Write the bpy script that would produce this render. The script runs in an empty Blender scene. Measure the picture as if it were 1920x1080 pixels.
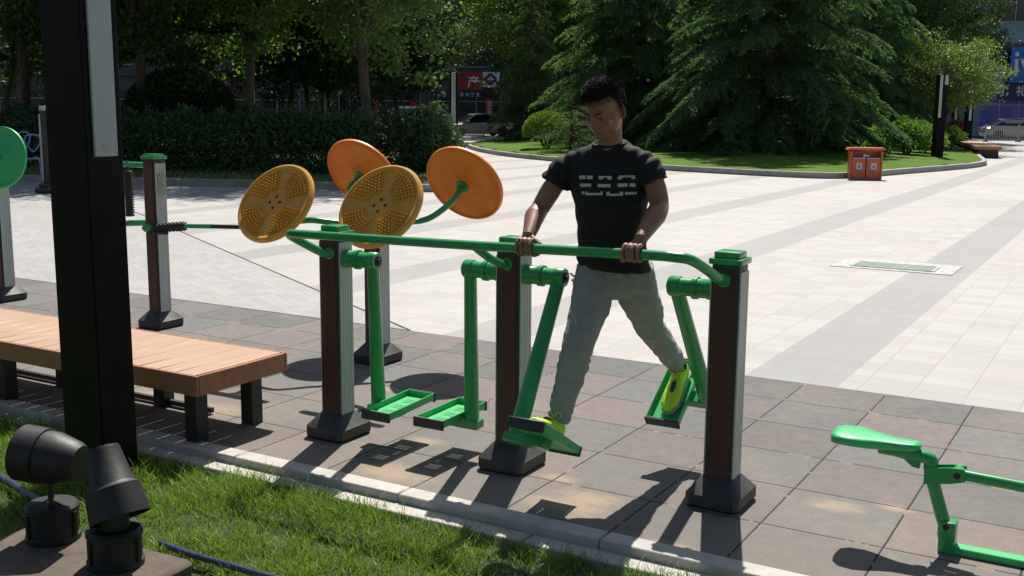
import bpy, bmesh, math, random
import numpy as np
from mathutils import Vector, Matrix, noise
from mathutils.bvhtree import BVHTree
R = math.radians
random.seed(7); RNG = np.random.default_rng(7)
sc = bpy.context.scene
COL = sc.collection

# ------------------------------------------------------------------ camera, sky, sun, exposure
F, PITCH, ROLL, YAW = 2039.0, .163, .008, -.531
CAM = Vector((1.80, -6.80, 1.72))
FW = Vector((math.sin(YAW)*math.cos(PITCH), math.cos(YAW)*math.cos(PITCH), -math.sin(PITCH)))
r0 = Vector((math.cos(YAW), -math.sin(YAW), 0)); u0 = r0.cross(FW)
RT = math.cos(ROLL)*r0 + math.sin(ROLL)*u0; UP = -math.sin(ROLL)*r0 + math.cos(ROLL)*u0
cd = bpy.data.cameras.new('camera'); cam = bpy.data.objects.new('camera', cd); COL.objects.link(cam)
cd.sensor_width = 36; cd.lens = 36*F/1920; cd.clip_start = .05; cd.clip_end = 2000
cam.matrix_world = Matrix((( RT.x, UP.x, -FW.x, CAM.x), (RT.y, UP.y, -FW.y, CAM.y), (RT.z, UP.z, -FW.z, CAM.z), (0,0,0,1)))
sc.camera = cam
SUN_EL, SUN_DIR = R(55), (-.342, .940)          # direction on the ground towards the sun
w = bpy.data.worlds.new('World'); sc.world = w; w.use_nodes = True
nt = w.node_tree; bg = nt.nodes['Background']; sky = nt.nodes.new('ShaderNodeTexSky')
sky.sky_type = 'NISHITA'; sky.sun_disc = False; sky.sun_elevation = SUN_EL
sky.sun_rotation = math.atan2(SUN_DIR[0], SUN_DIR[1]); sky.altitude = 50; sky.air_density = 1.3; sky.dust_density = 2
nt.links.new(sky.outputs[0], bg.inputs[0]); bg.inputs[1].default_value = .052
sd = bpy.data.lights.new('sun', 'SUN'); sd.energy = 5.0; sd.angle = R(.55); sd.color = (1, .95, .87)
sun = bpy.data.objects.new('sun', sd); COL.objects.link(sun); sun.location = (-10, 30, 40)
sv = Vector((SUN_DIR[0]*math.cos(SUN_EL), SUN_DIR[1]*math.cos(SUN_EL), math.sin(SUN_EL)))
sun.rotation_euler = sv.to_track_quat('Z', 'Y').to_euler()
sc.view_settings.view_transform = 'Standard'; sc.view_settings.look = 'None'
sc.view_settings.exposure = .45; sc.view_settings.gamma = 1

def ray(x, y): return FW*F + RT*(x-960) + UP*(540-y)
def G(x, y, z=0.):
    d = ray(x, y); return CAM + d*((z-CAM.z)/d.z)
def PY(x, y, Y):
    d = ray(x, y); return CAM + d*((Y-CAM.y)/d.y)
F2, R2 = Vector((-.5064, .8623, 0)), Vector((.8623, .5064, 0))
def ST(px, t, z=0.):                               # ground point at distance t in the direction of column px
    s = (px-960)*t/F; p = CAM + R2*s + F2*t; p.z = z; return p

# ------------------------------------------------------------------ materials
MAT = {}
def nodes(name):
    m = bpy.data.materials.new(name); m.use_nodes = True; MAT[name] = m
    return m, m.node_tree, m.node_tree.nodes['Principled BSDF']
def N(t, kind, **kw):
    n = t.nodes.new(kind)
    for k, v in kw.items(): setattr(n, k, v)
    return n
def L(t, a, b): t.links.new(a, b)
def val(t, s, v): s.default_value = v
def mixc(t, fac, a, b, blend='MIX'):
    n = N(t, 'ShaderNodeMix', data_type='RGBA', blend_type=blend)
    for i, x in ((0, fac), (6, a), (7, b)):
        if hasattr(x, 'links'): L(t, x, n.inputs[i])
        else: n.inputs[i].default_value = (*x, 1) if isinstance(x, tuple) and len(x) == 3 else x
    return n.outputs[2]
def math_(t, op, a, b=None, c=None):
    n = N(t, 'ShaderNodeMath', operation=op)
    for i, x in enumerate((a, b, c)):
        if x is None: continue
        if hasattr(x, 'links'): L(t, x, n.inputs[i])
        else: n.inputs[i].default_value = x
    return n.outputs[0]
def noise_(t, scale, detail=4, rough=.6, coord='Object', vec=None):
    n = N(t, 'ShaderNodeTexNoise'); n.inputs['Scale'].default_value = scale
    n.inputs['Detail'].default_value = detail; n.inputs['Roughness'].default_value = rough
    if vec is None: vec = N(t, 'ShaderNodeTexCoord').outputs[coord]
    L(t, vec, n.inputs['Vector']); return n.outputs['Fac']
def ramp(t, fac, *stops):
    n = N(t, 'ShaderNodeValToRGB'); e = n.color_ramp.elements
    while len(e) < len(stops): e.new(.5)
    for k, (p, c) in enumerate(stops): e[k].position = p; e[k].color = (*c, 1) if len(c) == 3 else c
    L(t, fac, n.inputs[0]); return n.outputs[0]
def bump(t, b, h, strength=.3, dist=.01):
    n = N(t, 'ShaderNodeBump'); n.inputs['Strength'].default_value = strength; n.inputs['Distance'].default_value = dist
    L(t, h, n.inputs['Height']); L(t, n.outputs[0], b.inputs['Normal'])
def mat(name, col, rough=.5, metal=0., var=.25, scale=12, bmp=.05, coat=0., stretch=None, bd=.004):
    m, t, b = nodes(name)
    vec = N(t, 'ShaderNodeTexCoord').outputs['Object']
    if stretch:
        mp = N(t, 'ShaderNodeMapping'); mp.inputs['Scale'].default_value = stretch; L(t, vec, mp.inputs[0]); vec = mp.outputs[0]
    n = noise_(t, scale, vec=vec)
    dk = tuple(c*(1-var) for c in col); lt = tuple(min(1, c*(1+var)) for c in col)
    L(t, ramp(t, n, (.3, dk), (.7, lt)), b.inputs['Base Color'])
    n2 = noise_(t, scale*5, vec=vec)
    L(t, math_(t, 'MULTIPLY_ADD', n2, .25*rough, rough*.87), b.inputs['Roughness'])
    b.inputs['Metallic'].default_value = metal; b.inputs['Coat Weight'].default_value = coat
    if bmp: bump(t, b, n2, bmp*4, bd)
    return m
def leafmat(name, c1, c2, trans=.35, rough=.5, tint=(1.0, 1.25, .35), gloss=.25):
    m, t, b = nodes(name)
    g = N(t, 'ShaderNodeNewGeometry'); oi = N(t, 'ShaderNodeObjectInfo')
    col = mixc(t, g.outputs['Random Per Island'], c1, c2)
    br = math_(t, 'MULTIPLY_ADD', oi.outputs['Random'], .5, .75)
    hs = N(t, 'ShaderNodeHueSaturation'); L(t, col, hs.inputs['Color']); L(t, br, hs.inputs['Value'])
    L(t, hs.outputs[0], b.inputs['Base Color']); b.inputs['Roughness'].default_value = rough
    b.inputs['Specular IOR Level'].default_value = gloss
    tr = N(t, 'ShaderNodeBsdfTranslucent'); L(t, mixc(t, 1.0, hs.outputs[0], tint, 'MULTIPLY'), tr.inputs[0])
    mx = N(t, 'ShaderNodeMixShader'); mx.inputs[0].default_value = trans
    L(t, b.outputs[0], mx.inputs[1]); L(t, tr.outputs[0], mx.inputs[2])
    L(t, mx.outputs[0], t.nodes['Material Output'].inputs[0]); return m

mat('green_paint', (.012, .30, .075), .28, 0, .12, 9, .012, .35)
m = MAT['green_paint']; t = m.node_tree; b = t.nodes['Principled BSDF']; src = b.inputs['Base Color'].links[0].from_socket
wn_ = noise_(t, 38, 5, .75); wl_ = noise_(t, 3, 3, .6)
c_ = mixc(t, ramp(t, math_(t, 'ADD', wn_, math_(t, 'MULTIPLY', wl_, .35)), (.80, (0,0,0)), (.86, (.85,.85,.85))), src, (.05, .06, .035)); c_ = mixc(t, ramp(t, noise_(t, 1.6, 5, .7), (.35, (0,0,0)), (.75, (.22,.22,.22))), c_, (.10, .30, .15)); L(t, c_, b.inputs['Base Color'])
mat('green_plastic', (.03, .48, .15), .42, 0, .08, 6, .01, .3)
mat('green_panel', (.03, .42, .12), .45, 0, .08, 4, .01)
mat('brown_panel', (.075, .022, .018), .5, 0, .25, 20, .04, 0, (1, 1, .06))
mat('grey_aluminium', (.42, .46, .44), .40, .15, .12, 25, .02, 0, (1, 1, .05))
mat('dark_frame', (.045, .045, .042), .45, .3, .15, 20, .02)
mat('black_rubber', (.035, .035, .036), .55, 0, .3, 10, .06)
mat('black_plastic', (.011, .0115, .0125), .55, 0, .6, 9, .06)
mat('black_paint', (.004, .004, .0045), .5, 0, .4, 6, .02)
MAT['black_paint'].node_tree.nodes['Principled BSDF'].inputs['Specular IOR Level'].default_value = .15
mat('lamp_panel', (.46, .50, .49), .35, 0, .04, 3, 0)
mat('yellow_plastic', (.64, .33, .04), .3, 0, .10, 10, .03)
mat('orange_plastic', (.88, .24, .012), .45, 0, .14, 8, .03)
mat('wood_plank', (.49, .325, .23), .42, 0, .12, 30, .05, 0, (1, .08, 1))  # paler than the fascia: the sun's sheen is put into the plank colour
mat('wood_fascia', (.36, .16, .08), .6, 0, .15, 30, .05, 0, (.08, 1, 1))
mat('bench_leg', (.02, .02, .02), .5, 0, .3, 15, .03)
mat('kerb_stone', (.44, .415, .38), .8, 0, .14, 8, .12)
mat('kerb_grey', (.30, .30, .30), .8, 0, .2, 6, .1)
mat('block_stone', (.10, .078, .058), .85, 0, .3, 9, .2)  # stone colour darkened to stand in for shade on the block
mat('soil', (.045, .060, .022), .95, 0, .5, 14, .5)
mat('bark', (.085, .060, .042), .9, 0, .4, 5, .5, 0, (1, 1, .25), .03)
mat('bark_pale', (.16, .13, .10), .9, 0, .35, 5, .4, 0, (1, 1, .3), .03)
mat('bin_red', (.56, .125, .035), .45, 0, .15, 6, .03, .2)
mat('bin_dark', (.02, .018, .018), .6)
mat('white_paper', (.65, .66, .66), .6, 0, .08, 12, 0)
mat('bluegrey_mark', (.2, .25, .34), .6)
mat('car_silver', (.30, .31, .31), .3, .4, .04, 3, 0, .6)
mat('car_white', (.62, .63, .63), .3, .1, .04, 3, 0, .6)
mat('car_glass', (.012, .014, .016), .08, 0, .1, 3, 0, .5)
mat('tyre', (.02, .02, .02), .8)
mat('rim', (.35, .35, .36), .35, .7)
mat('tail_red', (.5, .02, .02), .25)
mat('headlamp', (.6, .62, .65), .15)
mat('rail_grey', (.34, .34, .33), .5, .2)
mat('rail_white', (.6, .6, .6), .5)
mat('sign_red', (.38, .012, .03), .5, 0, .1)
mat('sign_white', (.7, .7, .72), .5, 0, .08)
mat('sign_blue', (.012, .15, .60), .4, 0, .06)
mat('sign_navy', (.02, .025, .09), .5)
mat('emblem_dark', (.06, .01, .04), .5)
mat('letter_white', (.75, .76, .78), .5)
mat('shop_dark', (.035, .033, .035), .5, 0, .5, 1.5)
mat('shop_purple', (.20, .16, .62), .5, 0, .3, 1)
mat('wall_render', (.10, .10, .10), .8, 0, .25, 1.2, .1)
mat('wall_teal', (.17, .30, .37), .4, 0, .15, 1)
mat('window_glass', (.03, .045, .06), .12, 0, .5, .7, 0)
mat('skin', (.27, .125, .078), .48, 0, .10, 25, .02)
MAT['skin'].node_tree.nodes['Principled BSDF'].inputs['Subsurface Weight'].default_value = .12
MAT['skin'].node_tree.nodes['Principled BSDF'].inputs['Subsurface Scale'].default_value = .02
MAT['skin'].node_tree.nodes['Principled BSDF'].inputs['Subsurface Radius'].default_value = (1, .3, .15)
mat('hair', (.006, .005, .0045), .7, 0, .5, 60, .25, 0, (1, .2, 1))
mat('shirt_black', (.008, .008, .009), .85, 0, .3, 30, .1)
mat('print_cream', (.50, .50, .44), .8, 0, .15, 60, .05)
mat('trouser_grey', (.30, .30, .275), .85, 0, .10, 14, .15)
mat('shoe_lime', (.52, .80, .03), .5, 0, .12, 30, .08)
mat('shoe_sole', (.35, .38, .35), .6)
mat('eye_white', (.13, .10, .085), .5, 0, .02); mat('eye_dark', (.01, .008, .006), .5)
mat('lip', (.28, .10, .075), .45)
mat('blue_paint', (.16, .20, .42), .35, .1)
mat('hose_blue', (.04, .052, .10), .3, 0, .3, 20, .05)
mat('cover_green', (.33, .40, .35), .6)
mat('stone_frame', (.43, .42, .405), .85)
mat('sign_plate', (.30, .32, .22), .4)
mat('sand', (.52, .38, .20), .95, 0, .25, 60, .3)
mat('rock', (.3, .28, .25), .9, 0, .3, 3, .3)
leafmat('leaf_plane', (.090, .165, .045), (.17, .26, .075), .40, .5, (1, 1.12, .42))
leafmat('leaf_shade', (.045, .09, .028), (.085, .15, .045), .28, .55, (1, 1.12, .45), .15)  # darker copy of the leaf; the left grove's shade is put into its colour
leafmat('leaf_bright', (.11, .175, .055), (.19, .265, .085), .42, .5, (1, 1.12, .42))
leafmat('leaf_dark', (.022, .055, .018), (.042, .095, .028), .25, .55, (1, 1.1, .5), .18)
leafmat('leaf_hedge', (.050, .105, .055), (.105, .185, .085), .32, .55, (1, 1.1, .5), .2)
leafmat('leaf_cedar', (.080, .160, .078), (.165, .275, .115), .42, .8, (1, 1.1, .6), .06)
leafmat('leaf_cedar_pale', (.095, .185, .070), (.17, .275, .10), .38, .8, (1, 1.1, .5), .06)
leafmat('leaf_topiary', (.15, .27, .03), (.26, .38, .05), .3, .5, (1, 1.1, .4), .2)
leafmat('leaf_shrub', (.09, .20, .04), (.22, .33, .10), .4)
leafmat('leaf_red', (.12, .05, .03), (.20, .09, .05), .35)
leafmat('grass_blade', (.110, .200, .035), (.26, .36, .085), .38, .5, (1, 1.12, .4), .2)
leafmat('grass_dry', (.28, .26, .12), (.42, .38, .20), .3, .6, (1, 1, .7), .2)
# ear: thin skin that lets the sun through
m, t, b = nodes('skin_ear'); b.inputs['Base Color'].default_value = (.36, .13, .09, 1); b.inputs['Roughness'].default_value = .5
tr = N(t, 'ShaderNodeBsdfTranslucent'); tr.inputs[0].default_value = (.45, .045, .04, 1)
mx = N(t, 'ShaderNodeMixShader'); mx.inputs[0].default_value = .5
L(t, b.outputs[0], mx.inputs[1]); L(t, tr.outputs[0], mx.inputs[2]); L(t, mx.outputs[0], t.nodes['Material Output'].inputs[0])

# rubber safety tiles, half a metre square, greenish and reddish in turn
m, t, b = nodes('rubber_tiles')
tc = N(t, 'ShaderNodeTexCoord'); sep = N(t, 'ShaderNodeSeparateXYZ'); L(t, tc.outputs['Object'], sep.inputs[0])
fx = math_(t, 'MULTIPLY', sep.outputs[0], 2.); fy = math_(t, 'MULTIPLY', sep.outputs[1], 2.)
ix = math_(t, 'FLOOR', fx); iy = math_(t, 'FLOOR', fy)
par = math_(t, 'MODULO', math_(t, 'ADD', math_(t, 'ADD', ix, iy), 100.), 2.)
cb = N(t, 'ShaderNodeCombineXYZ'); L(t, ix, cb.inputs[0]); L(t, iy, cb.inputs[1])
wn = N(t, 'ShaderNodeTexWhiteNoise'); L(t, cb.outputs[0], wn.inputs['Vector'])
c = mixc(t, math_(t, 'GREATER_THAN', par, .5), (.210, .215, .208), (.228, .207, .199))
c = mixc(t, math_(t, 'MULTIPLY', math_(t, 'GREATER_THAN', wn.outputs['Value'], .85), .4), c, (.25, .185, .175))
hs = N(t, 'ShaderNodeHueSaturation'); L(t, c, hs.inputs['Color'])
L(t, math_(t, 'MULTIPLY_ADD', wn.outputs['Value'], .22, .89), hs.inputs['Value'])
big = noise_(t, 1.1, 5, .6); c = mixc(t, math_(t, 'MULTIPLY', ramp(t, big, (.48, (0,0,0)), (.75, (1,1,1))), .35), hs.outputs[0], (.40, .34, .27))
fine = noise_(t, 260, 2, .7); c = mixc(t, .55, c, ramp(t, fine, (.3, (.25,.25,.25)), (.7, (1,1,1))), 'MULTIPLY')
hs2 = N(t, 'ShaderNodeHueSaturation'); hs2.inputs['Value'].default_value = .94; hs2.inputs['Saturation'].default_value = .85; L(t, c, hs2.inputs['Color'])
wob = math_(t, 'MULTIPLY', math_(t, 'SUBTRACT', noise_(t, 4, 2), .5), .012)
def jd(f): 
    q = math_(t, 'SUBTRACT', math_(t, 'FRACT', math_(t, 'ADD', f, math_(t, 'ADD', wob, .5))), .5); return math_(t, 'ABSOLUTE', q)
d = math_(t, 'MINIMUM', jd(fx), jd(fy))
jt = math_(t, 'LESS_THAN', d, .0085)
spots = [(.72, -2.13, .26), (.30, -2.95, .25), (-.25, -2.62, .32), (-.48, -2.45, .20), (-1.35, -2.30, .22), (-2.75, -2.45, .45), (-3.3, -2.45, .45), (-2.15, -1.55, .2), (-1.2, -2.8, .45), (-.3, -2.75, .4), (.95, -2.02, .16)]
msk = None
for sx_, sy_, sr_ in spots:
    vd = N(t, 'ShaderNodeVectorMath', operation='DISTANCE'); mp = N(t, 'ShaderNodeMapping', vector_type='POINT'); mp.inputs['Scale'].default_value = (1, 1.8, 0)
    L(t, tc.outputs['Object'], mp.inputs[0]); L(t, mp.outputs[0], vd.inputs[0]); vd.inputs[1].default_value = (sx_, sy_*1.8, 0)
    q_ = math_(t, 'MAXIMUM', math_(t, 'SUBTRACT', 1., math_(t, 'DIVIDE', vd.outputs['Value'], sr_)), 0.); msk = q_ if msk is None else math_(t, 'MAXIMUM', msk, q_)
mps = N(t, 'ShaderNodeMapping'); mps.inputs['Scale'].default_value = (1, 2.6, 1); L(t, tc.outputs['Object'], mps.inputs[0]); sn = noise_(t, 7, 9, .82, vec=mps.outputs[0]); sandf = ramp(t, math_(t, 'MULTIPLY', msk, math_(t, 'MULTIPLY', sn, 2.2)), (.40, (0,0,0)), (.95, (.45,.45,.45)))
mot = noise_(t, 14, 6, .7); hs2o = mixc(t, .6, hs2.outputs[0], ramp(t, mot, (.32, (.72,.72,.73)), (.68, (1.12,1.10,1.08))), 'MULTIPLY')
spk = noise_(t, 75, 2, .6); hs2o = mixc(t, ramp(t, spk, (.70, (0,0,0)), (.76, (.6,.6,.6))), hs2o, (.34, .30, .25))
edge = ramp(t, math_(t, 'MULTIPLY_ADD', sep.outputs[1], -.55, -.55), (0, (0,0,0)), (1, (.32,.32,.32)))
base_ = mixc(t, edge, hs2o, (.23, .185, .145))
tiles_ = mixc(t, sandf, base_, (.46, .35, .22))
gap = mixc(t, math_(t, 'GREATER_THAN', noise_(t, 7, 3), .60), (.035, .028, .026), (.30, .20, .12))
L(t, mixc(t, jt, tiles_, gap), b.inputs['Base Color']); b.inputs['Roughness'].default_value = .9
b.inputs['Specular IOR Level'].default_value = .3
hh = math_(t, 'ADD', math_(t, 'MULTIPLY', fine, .15), math_(t, 'MULTIPLY', math_(t, 'MINIMUM', d, .03), 30.))
bump(t, b, hh, .5, .006)

# plaza paving: pale granite setts with grey bands running away from the rubber floor
def paving(name, c1, c2, cj, bw, bh, rot=0., bands=False):
    m, t, b = nodes(name)
    tc = N(t, 'ShaderNodeTexCoord'); mp = N(t, 'ShaderNodeMapping'); mp.inputs['Rotation'].default_value = (0, 0, rot)
    L(t, tc.outputs['Object'], mp.inputs[0]); v = mp.outputs[0]
    br = N(t, 'ShaderNodeTexBrick', offset=0., squash=1.); L(t, v, br.inputs['Vector'])
    br.inputs['Color1'].default_value = (0, 0, 0, 1); br.inputs['Color2'].default_value = (1, 1, 1, 1)
    br.inputs['Scale'].default_value = 1; br.inputs['Mortar Size'].default_value = .0035; br.inputs['Mortar Smooth'].default_value = .3
    br.inputs['Brick Width'].default_value = bw; br.inputs['Row Height'].default_value = bh
    col = ramp(t, br.outputs['Color'], (0, tuple(q*.95 for q in c1)), (.35, c1), (.7, c2), (1, tuple(q*1.02 for q in c2)))
    pink = ramp(t, noise_(t, .9, 2, vec=v), (.5, (0,0,0)), (.62, (1,1,1)))
    col = mixc(t, math_(t, 'MULTIPLY', pink, .5), col, (c2[0]*1.03, c2[1]*.93, c2[2]*.90))
    if bands:
        sep = N(t, 'ShaderNodeSeparateXYZ'); L(t, v, sep.inputs[0])
        q = math_(t, 'FRACT', math_(t, 'DIVIDE', math_(t, 'ADD', sep.outputs[0], .41+2.4*40), 2.4))
        col = mixc(t, math_(t, 'MULTIPLY', math_(t, 'LESS_THAN', q, .25), .75), col, (.30, .305, .305))
    big = noise_(t, .35, 6, .65, vec=v); col = mixc(t, .7, col, ramp(t, big, (.3, (.80,.80,.80)), (.7, (1,1,1))), 'MULTIPLY')
    f = noise_(t, 90, 3, .7, vec=v); col = mixc(t, .35, col, ramp(t, f, (.3, (.6,.6,.6)), (.7, (1,1,1))), 'MULTIPLY')
    st = noise_(t, 3.5, 8, .75, vec=v); col = mixc(t, ramp(t, st, (.60, (0,0,0)), (.78, (.45,.45,.45))), col, (.30, .27, .23))
    col = mixc(t, math_(t, 'MULTIPLY', br.outputs['Fac'], .6), col, cj)
    L(t, col, b.inputs['Base Color']); b.inputs['Roughness'].default_value = .75; b.inputs['Specular IOR Level'].default_value = .35
    bump(t, b, math_(t, 'SUBTRACT', math_(t, 'MULTIPLY', f, .3), br.outputs['Fac']), .25, .003); return m
paving('plaza_paving', (.43, .425, .412), (.46, .447, .43), (.26, .22, .20), .31, .205, 0, True)
paving('plaza_paving_grey', (.37, .375, .37), (.405, .40, .395), (.26, .25, .24), .155, .09, R(29.8))
m, t, b = nodes('asphalt'); L(t, ramp(t, noise_(t, 40, 4), (.3, (.05,.05,.05)), (.7, (.09,.09,.088))), b.inputs['Base Color']); b.inputs['Roughness'].default_value = .9
m, t, b = nodes('far_lawn')
v1 = noise_(t, .6, 4); v2 = noise_(t, 22, 5, .75)
c = ramp(t, v1, (.3, (.10, .20, .025)), (.7, (.15, .27, .035)))
L(t, mixc(t, .8, c, ramp(t, v2, (.25, (.25, .3, .25)), (.75, (1.2, 1.15, 1))), 'MULTIPLY'), b.inputs['Base Color'])
b.inputs['Roughness'].default_value = .9; b.inputs['Specular IOR Level'].default_value = .1; bump(t, b, v2, .9, .06)
m, t, b = nodes('bed_soil'); L(t, ramp(t, noise_(t, 3, 6, .7), (.35, (.03,.04,.018)), (.7, (.07,.075,.03))), b.inputs['Base Color']); b.inputs['Roughness'].default_value = .95

# ------------------------------------------------------------------ building helpers
def wl(o):
    v = Vector((0, 0, 0))
    while o: v = v + o.location; o = o.parent
    return v
def tag(o, label=None, cat=None, group=None, kind=None):
    for k, x in (('label', label), ('category', cat), ('group', group), ('kind', kind)):
        if x: o[k] = x
    return o
def thing(name, loc, label, cat, group=None):
    o = bpy.data.objects.new(name, None); o.empty_display_size = .1; COL.objects.link(o); o.location = loc
    return tag(o, label, cat, group)
def sharpen(me, ang=38):
    bm = bmesh.new(); bm.from_mesh(me)
    for f in bm.faces: f.smooth = True
    lim = R(ang)
    for e in bm.edges:
        e.smooth = not (len(e.link_faces) == 2 and e.calc_face_angle(0) > lim)
    bm.to_mesh(me); bm.free()
def link(name, me, parent=None, base=None):
    o = bpy.data.objects.new(name, me); COL.objects.link(o)
    off = wl(parent) if parent else Vector(base) if base else Vector((0, 0, 0))
    me.transform(Matrix.Translation(-off))
    if parent: o.parent = parent
    else: o.location = off
    return o
def ob(name, bm, m, parent=None, base=None, ang=38, recalc=True):
    if recalc: bmesh.ops.recalc_face_normals(bm, faces=bm.faces)
    me = bpy.data.meshes.new(name); bm.to_mesh(me); bm.free()
    for k in (m if isinstance(m, (list, tuple)) else [m]): me.materials.append(MAT[k])
    sharpen(me, ang); return link(name, me, parent, base)
def BM(): return bmesh.new()
def box(bm, c, s, bev=.0, rot=None, mi=0, seg=1):
    t_ = bmesh.new(); bmesh.ops.create_cube(t_, size=1)
    for v in t_.verts: v.co = Vector((v.co.x*s[0], v.co.y*s[1], v.co.z*s[2]))
    if bev: bmesh.ops.bevel(t_, geom=list(t_.edges), offset=bev, segments=seg, affect='EDGES', profile=.6)
    M = Matrix.Translation(c) @ (rot.to_4x4() if rot else Matrix())
    add(bm, t_, M, mi)
def add(bm, t_, M=Matrix(), mi=0):
    vm = {v: bm.verts.new(M @ v.co) for v in t_.verts}
    for f in t_.faces:
        try: nf = bm.faces.new([vm[v] for v in f.verts]); nf.material_index = mi
        except ValueError: pass
    t_.free()
def frame(d):
    d = d.normalized(); a = Vector((0, 0, 1)) if abs(d.z) < .9 else Vector((1, 0, 0))
    x = d.cross(a).normalized(); return x, x.cross(d).normalized()
def tube(bm, pts, rad, seg=12, cap=True, sq=None, mi=0):
    pts = [Vector(p) for p in pts]; n = len(pts)
    if not isinstance(rad, (list, tuple)): rad = [rad]*n
    rings = []; px = None
    for i, p in enumerate(pts):
        d = (pts[min(i+1, n-1)] - pts[max(i-1, 0)]).normalized()
        if px is None: x, y = frame(d)
        else: x = (px - d*px.dot(d)).normalized()
        y = d.cross(x)
        px = x; rg = []
        for k in range(seg):
            a = 2*math.pi*k/seg; ca, sa = math.cos(a), math.sin(a)
            if sq: ca *= sq[0]; sa *= sq[1]
            rg.append(bm.verts.new(p + (x*ca + y*sa)*rad[i]))
        rings.append(rg)
    for a, b_ in zip(rings, rings[1:]):
        for k in range(seg):
            f = bm.faces.new((a[k], a[(k+1) % seg], b_[(k+1) % seg], b_[k])); f.material_index = mi
    if cap:
        bm.faces.new(rings[0][::-1]).material_index = mi; bm.faces.new(rings[-1]).material_index = mi
def lathe(bm, prof, c, axis=(0, 0, 1), seg=24, mi=0, up=None):
    ax = Vector(axis).normalized(); x, y = frame(ax)
    if up is not None:
        x = Vector(up) - ax*Vector(up).dot(ax); x.normalize(); y = ax.cross(x)
    c = Vector(c); rings = []
    for r_, h in prof:
        if r_ < 1e-6: rings.append([bm.verts.new(c+ax*h)])
        else: rings.append([bm.verts.new(c + ax*h + (x*math.cos(2*math.pi*k/seg) + y*math.sin(2*math.pi*k/seg))*r_) for k in range(seg)])
    for a, b_ in zip(rings, rings[1:]):
        for k in range(seg):
            k2 = (k+1) % seg
            if len(a) == 1 and len(b_) == 1: continue
            if len(a) == 1: f = bm.faces.new((a[0], b_[k2], b_[k]))
            elif len(b_) == 1: f = bm.faces.new((a[k], a[k2], b_[0]))
            else: f = bm.faces.new((a[k], a[k2], b_[k2], b_[k]))
            f.material_index = mi
    for rg, rev in ((rings[0], True), (rings[-1], False)):
        if len(rg) > 2:
            f = bm.faces.new(rg[::-1] if rev else rg); f.material_index = mi
def ball(bm, c, r_, seg=16, rings=10, M=None, mi=0):
    t_ = bmesh.new(); bmesh.ops.create_uvsphere(t_, u_segments=seg, v_segments=rings, radius=1)
    rr = (r_, r_, r_) if isinstance(r_, (int, float)) else r_
    A = Matrix.Translation(c) @ (M.to_4x4() if M else Matrix()) @ Matrix.Diagonal((*rr, 1))
    add(bm, t_, A, mi)
def curve(pts, n=8):
    P = [Vector(p) for p in pts]; P = [P[0]*2-P[1]] + P + [P[-1]*2-P[-2]]; out = []
    for i in range(1, len(P)-2):
        for k in range(n):
            s = k/n; a, b_, c, d = P[i-1:i+3]
            out.append(.5*((2*b_) + (c-a)*s + (2*a-5*b_+4*c-d)*s*s + (3*b_-a-3*c+d)*s**3))
    return out + [P[-2]]
def copy_tree(o, parent=None):
    c = o.copy(); COL.objects.link(c)
    if parent: c.parent = parent; c.matrix_parent_inverse = o.matrix_parent_inverse
    for ch in list(o.children): copy_tree(ch, c)
    return c
def quads(name, V, m, parent=None, base=None, nper=4, smooth=False):
    V = np.asarray(V, np.float32).reshape(-1, 3); n = len(V)//nper
    off = np.array(wl(parent) if parent else (base or (0, 0, 0)), np.float32); V = V - off
    me = bpy.data.meshes.new(name); me.vertices.add(len(V)); me.vertices.foreach_set('co', V.ravel())
    me.loops.add(len(V)); me.loops.foreach_set('vertex_index', np.arange(len(V), dtype=np.int32))
    me.polygons.add(n); me.polygons.foreach_set('loop_start', np.arange(0, len(V), nper, dtype=np.int32))
    me.polygons.foreach_set('loop_total', np.full(n, nper, np.int32)); me.update(calc_edges=True)
    me.materials.append(MAT[m]); o = bpy.data.objects.new(name, me); COL.objects.link(o)
    if parent: o.parent = parent
    else: o.location = Vector(off.tolist())
    return o
def leafquads(P, ln, wd, rng, dirs=None, upb=.4, spread=1.):
    P = np.asarray(P); n = len(P)
    d = rng.normal(size=(n, 3))*spread
    if dirs is not None: d = d + dirs
    d /= np.linalg.norm(d, axis=1, keepdims=True)+1e-9
    u = rng.normal(size=(n, 3)); u[:, 2] += upb*2; s = np.cross(d, u); s /= np.linalg.norm(s, axis=1, keepdims=True)+1e-9
    l_ = (ln*(.65+.7*rng.random(n)))[:, None]; w_ = (wd*(.65+.7*rng.random(n)))[:, None]
    V = np.stack([P, P + d*l_*.45 + s*w_*.5, P + d*l_, P + d*l_*.45 - s*w_*.5], 1); return V.reshape(-1, 3)

# ------------------------------------------------------------------ the setting
def sheet(name, pts, z, m, base=(0, 0, 0), kind='structure', thick=0.):
    bm = BM(); vs = [bm.verts.new((p[0], p[1], z)) for p in pts]; bm.faces.new(vs)
    if thick:
        r_ = bmesh.ops.extrude_face_region(bm, geom=list(bm.faces)); 
        for v in r_['geom']:
            if isinstance(v, bmesh.types.BMVert): v.co.z -= thick
    o = ob(name, bm, m, base=base); o['kind'] = kind; return o
sheet('ground', [(-400, -60), (400, -60), (400, 600), (-400, 600)], -.12, 'asphalt')
def P2(s, t): p = CAM + R2*s + F2*t; return (p.x, p.y)
sheet('plaza', [(-45, 0), (16, 0), P2(52, 69), P2(-60, 69)], 0, 'plaza_paving', thick=.1)
sheet('paving_patch', [(-45, .004), (-3.15, .004), (-14.2, 6.36), (-45, 24)], .004, 'plaza_paving_grey')
sheet('rubber_floor', [(-14, -2.925), (6, -2.925), (6, -.02), (-14, -.02)], .006, 'rubber_tiles', thick=.1)
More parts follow.
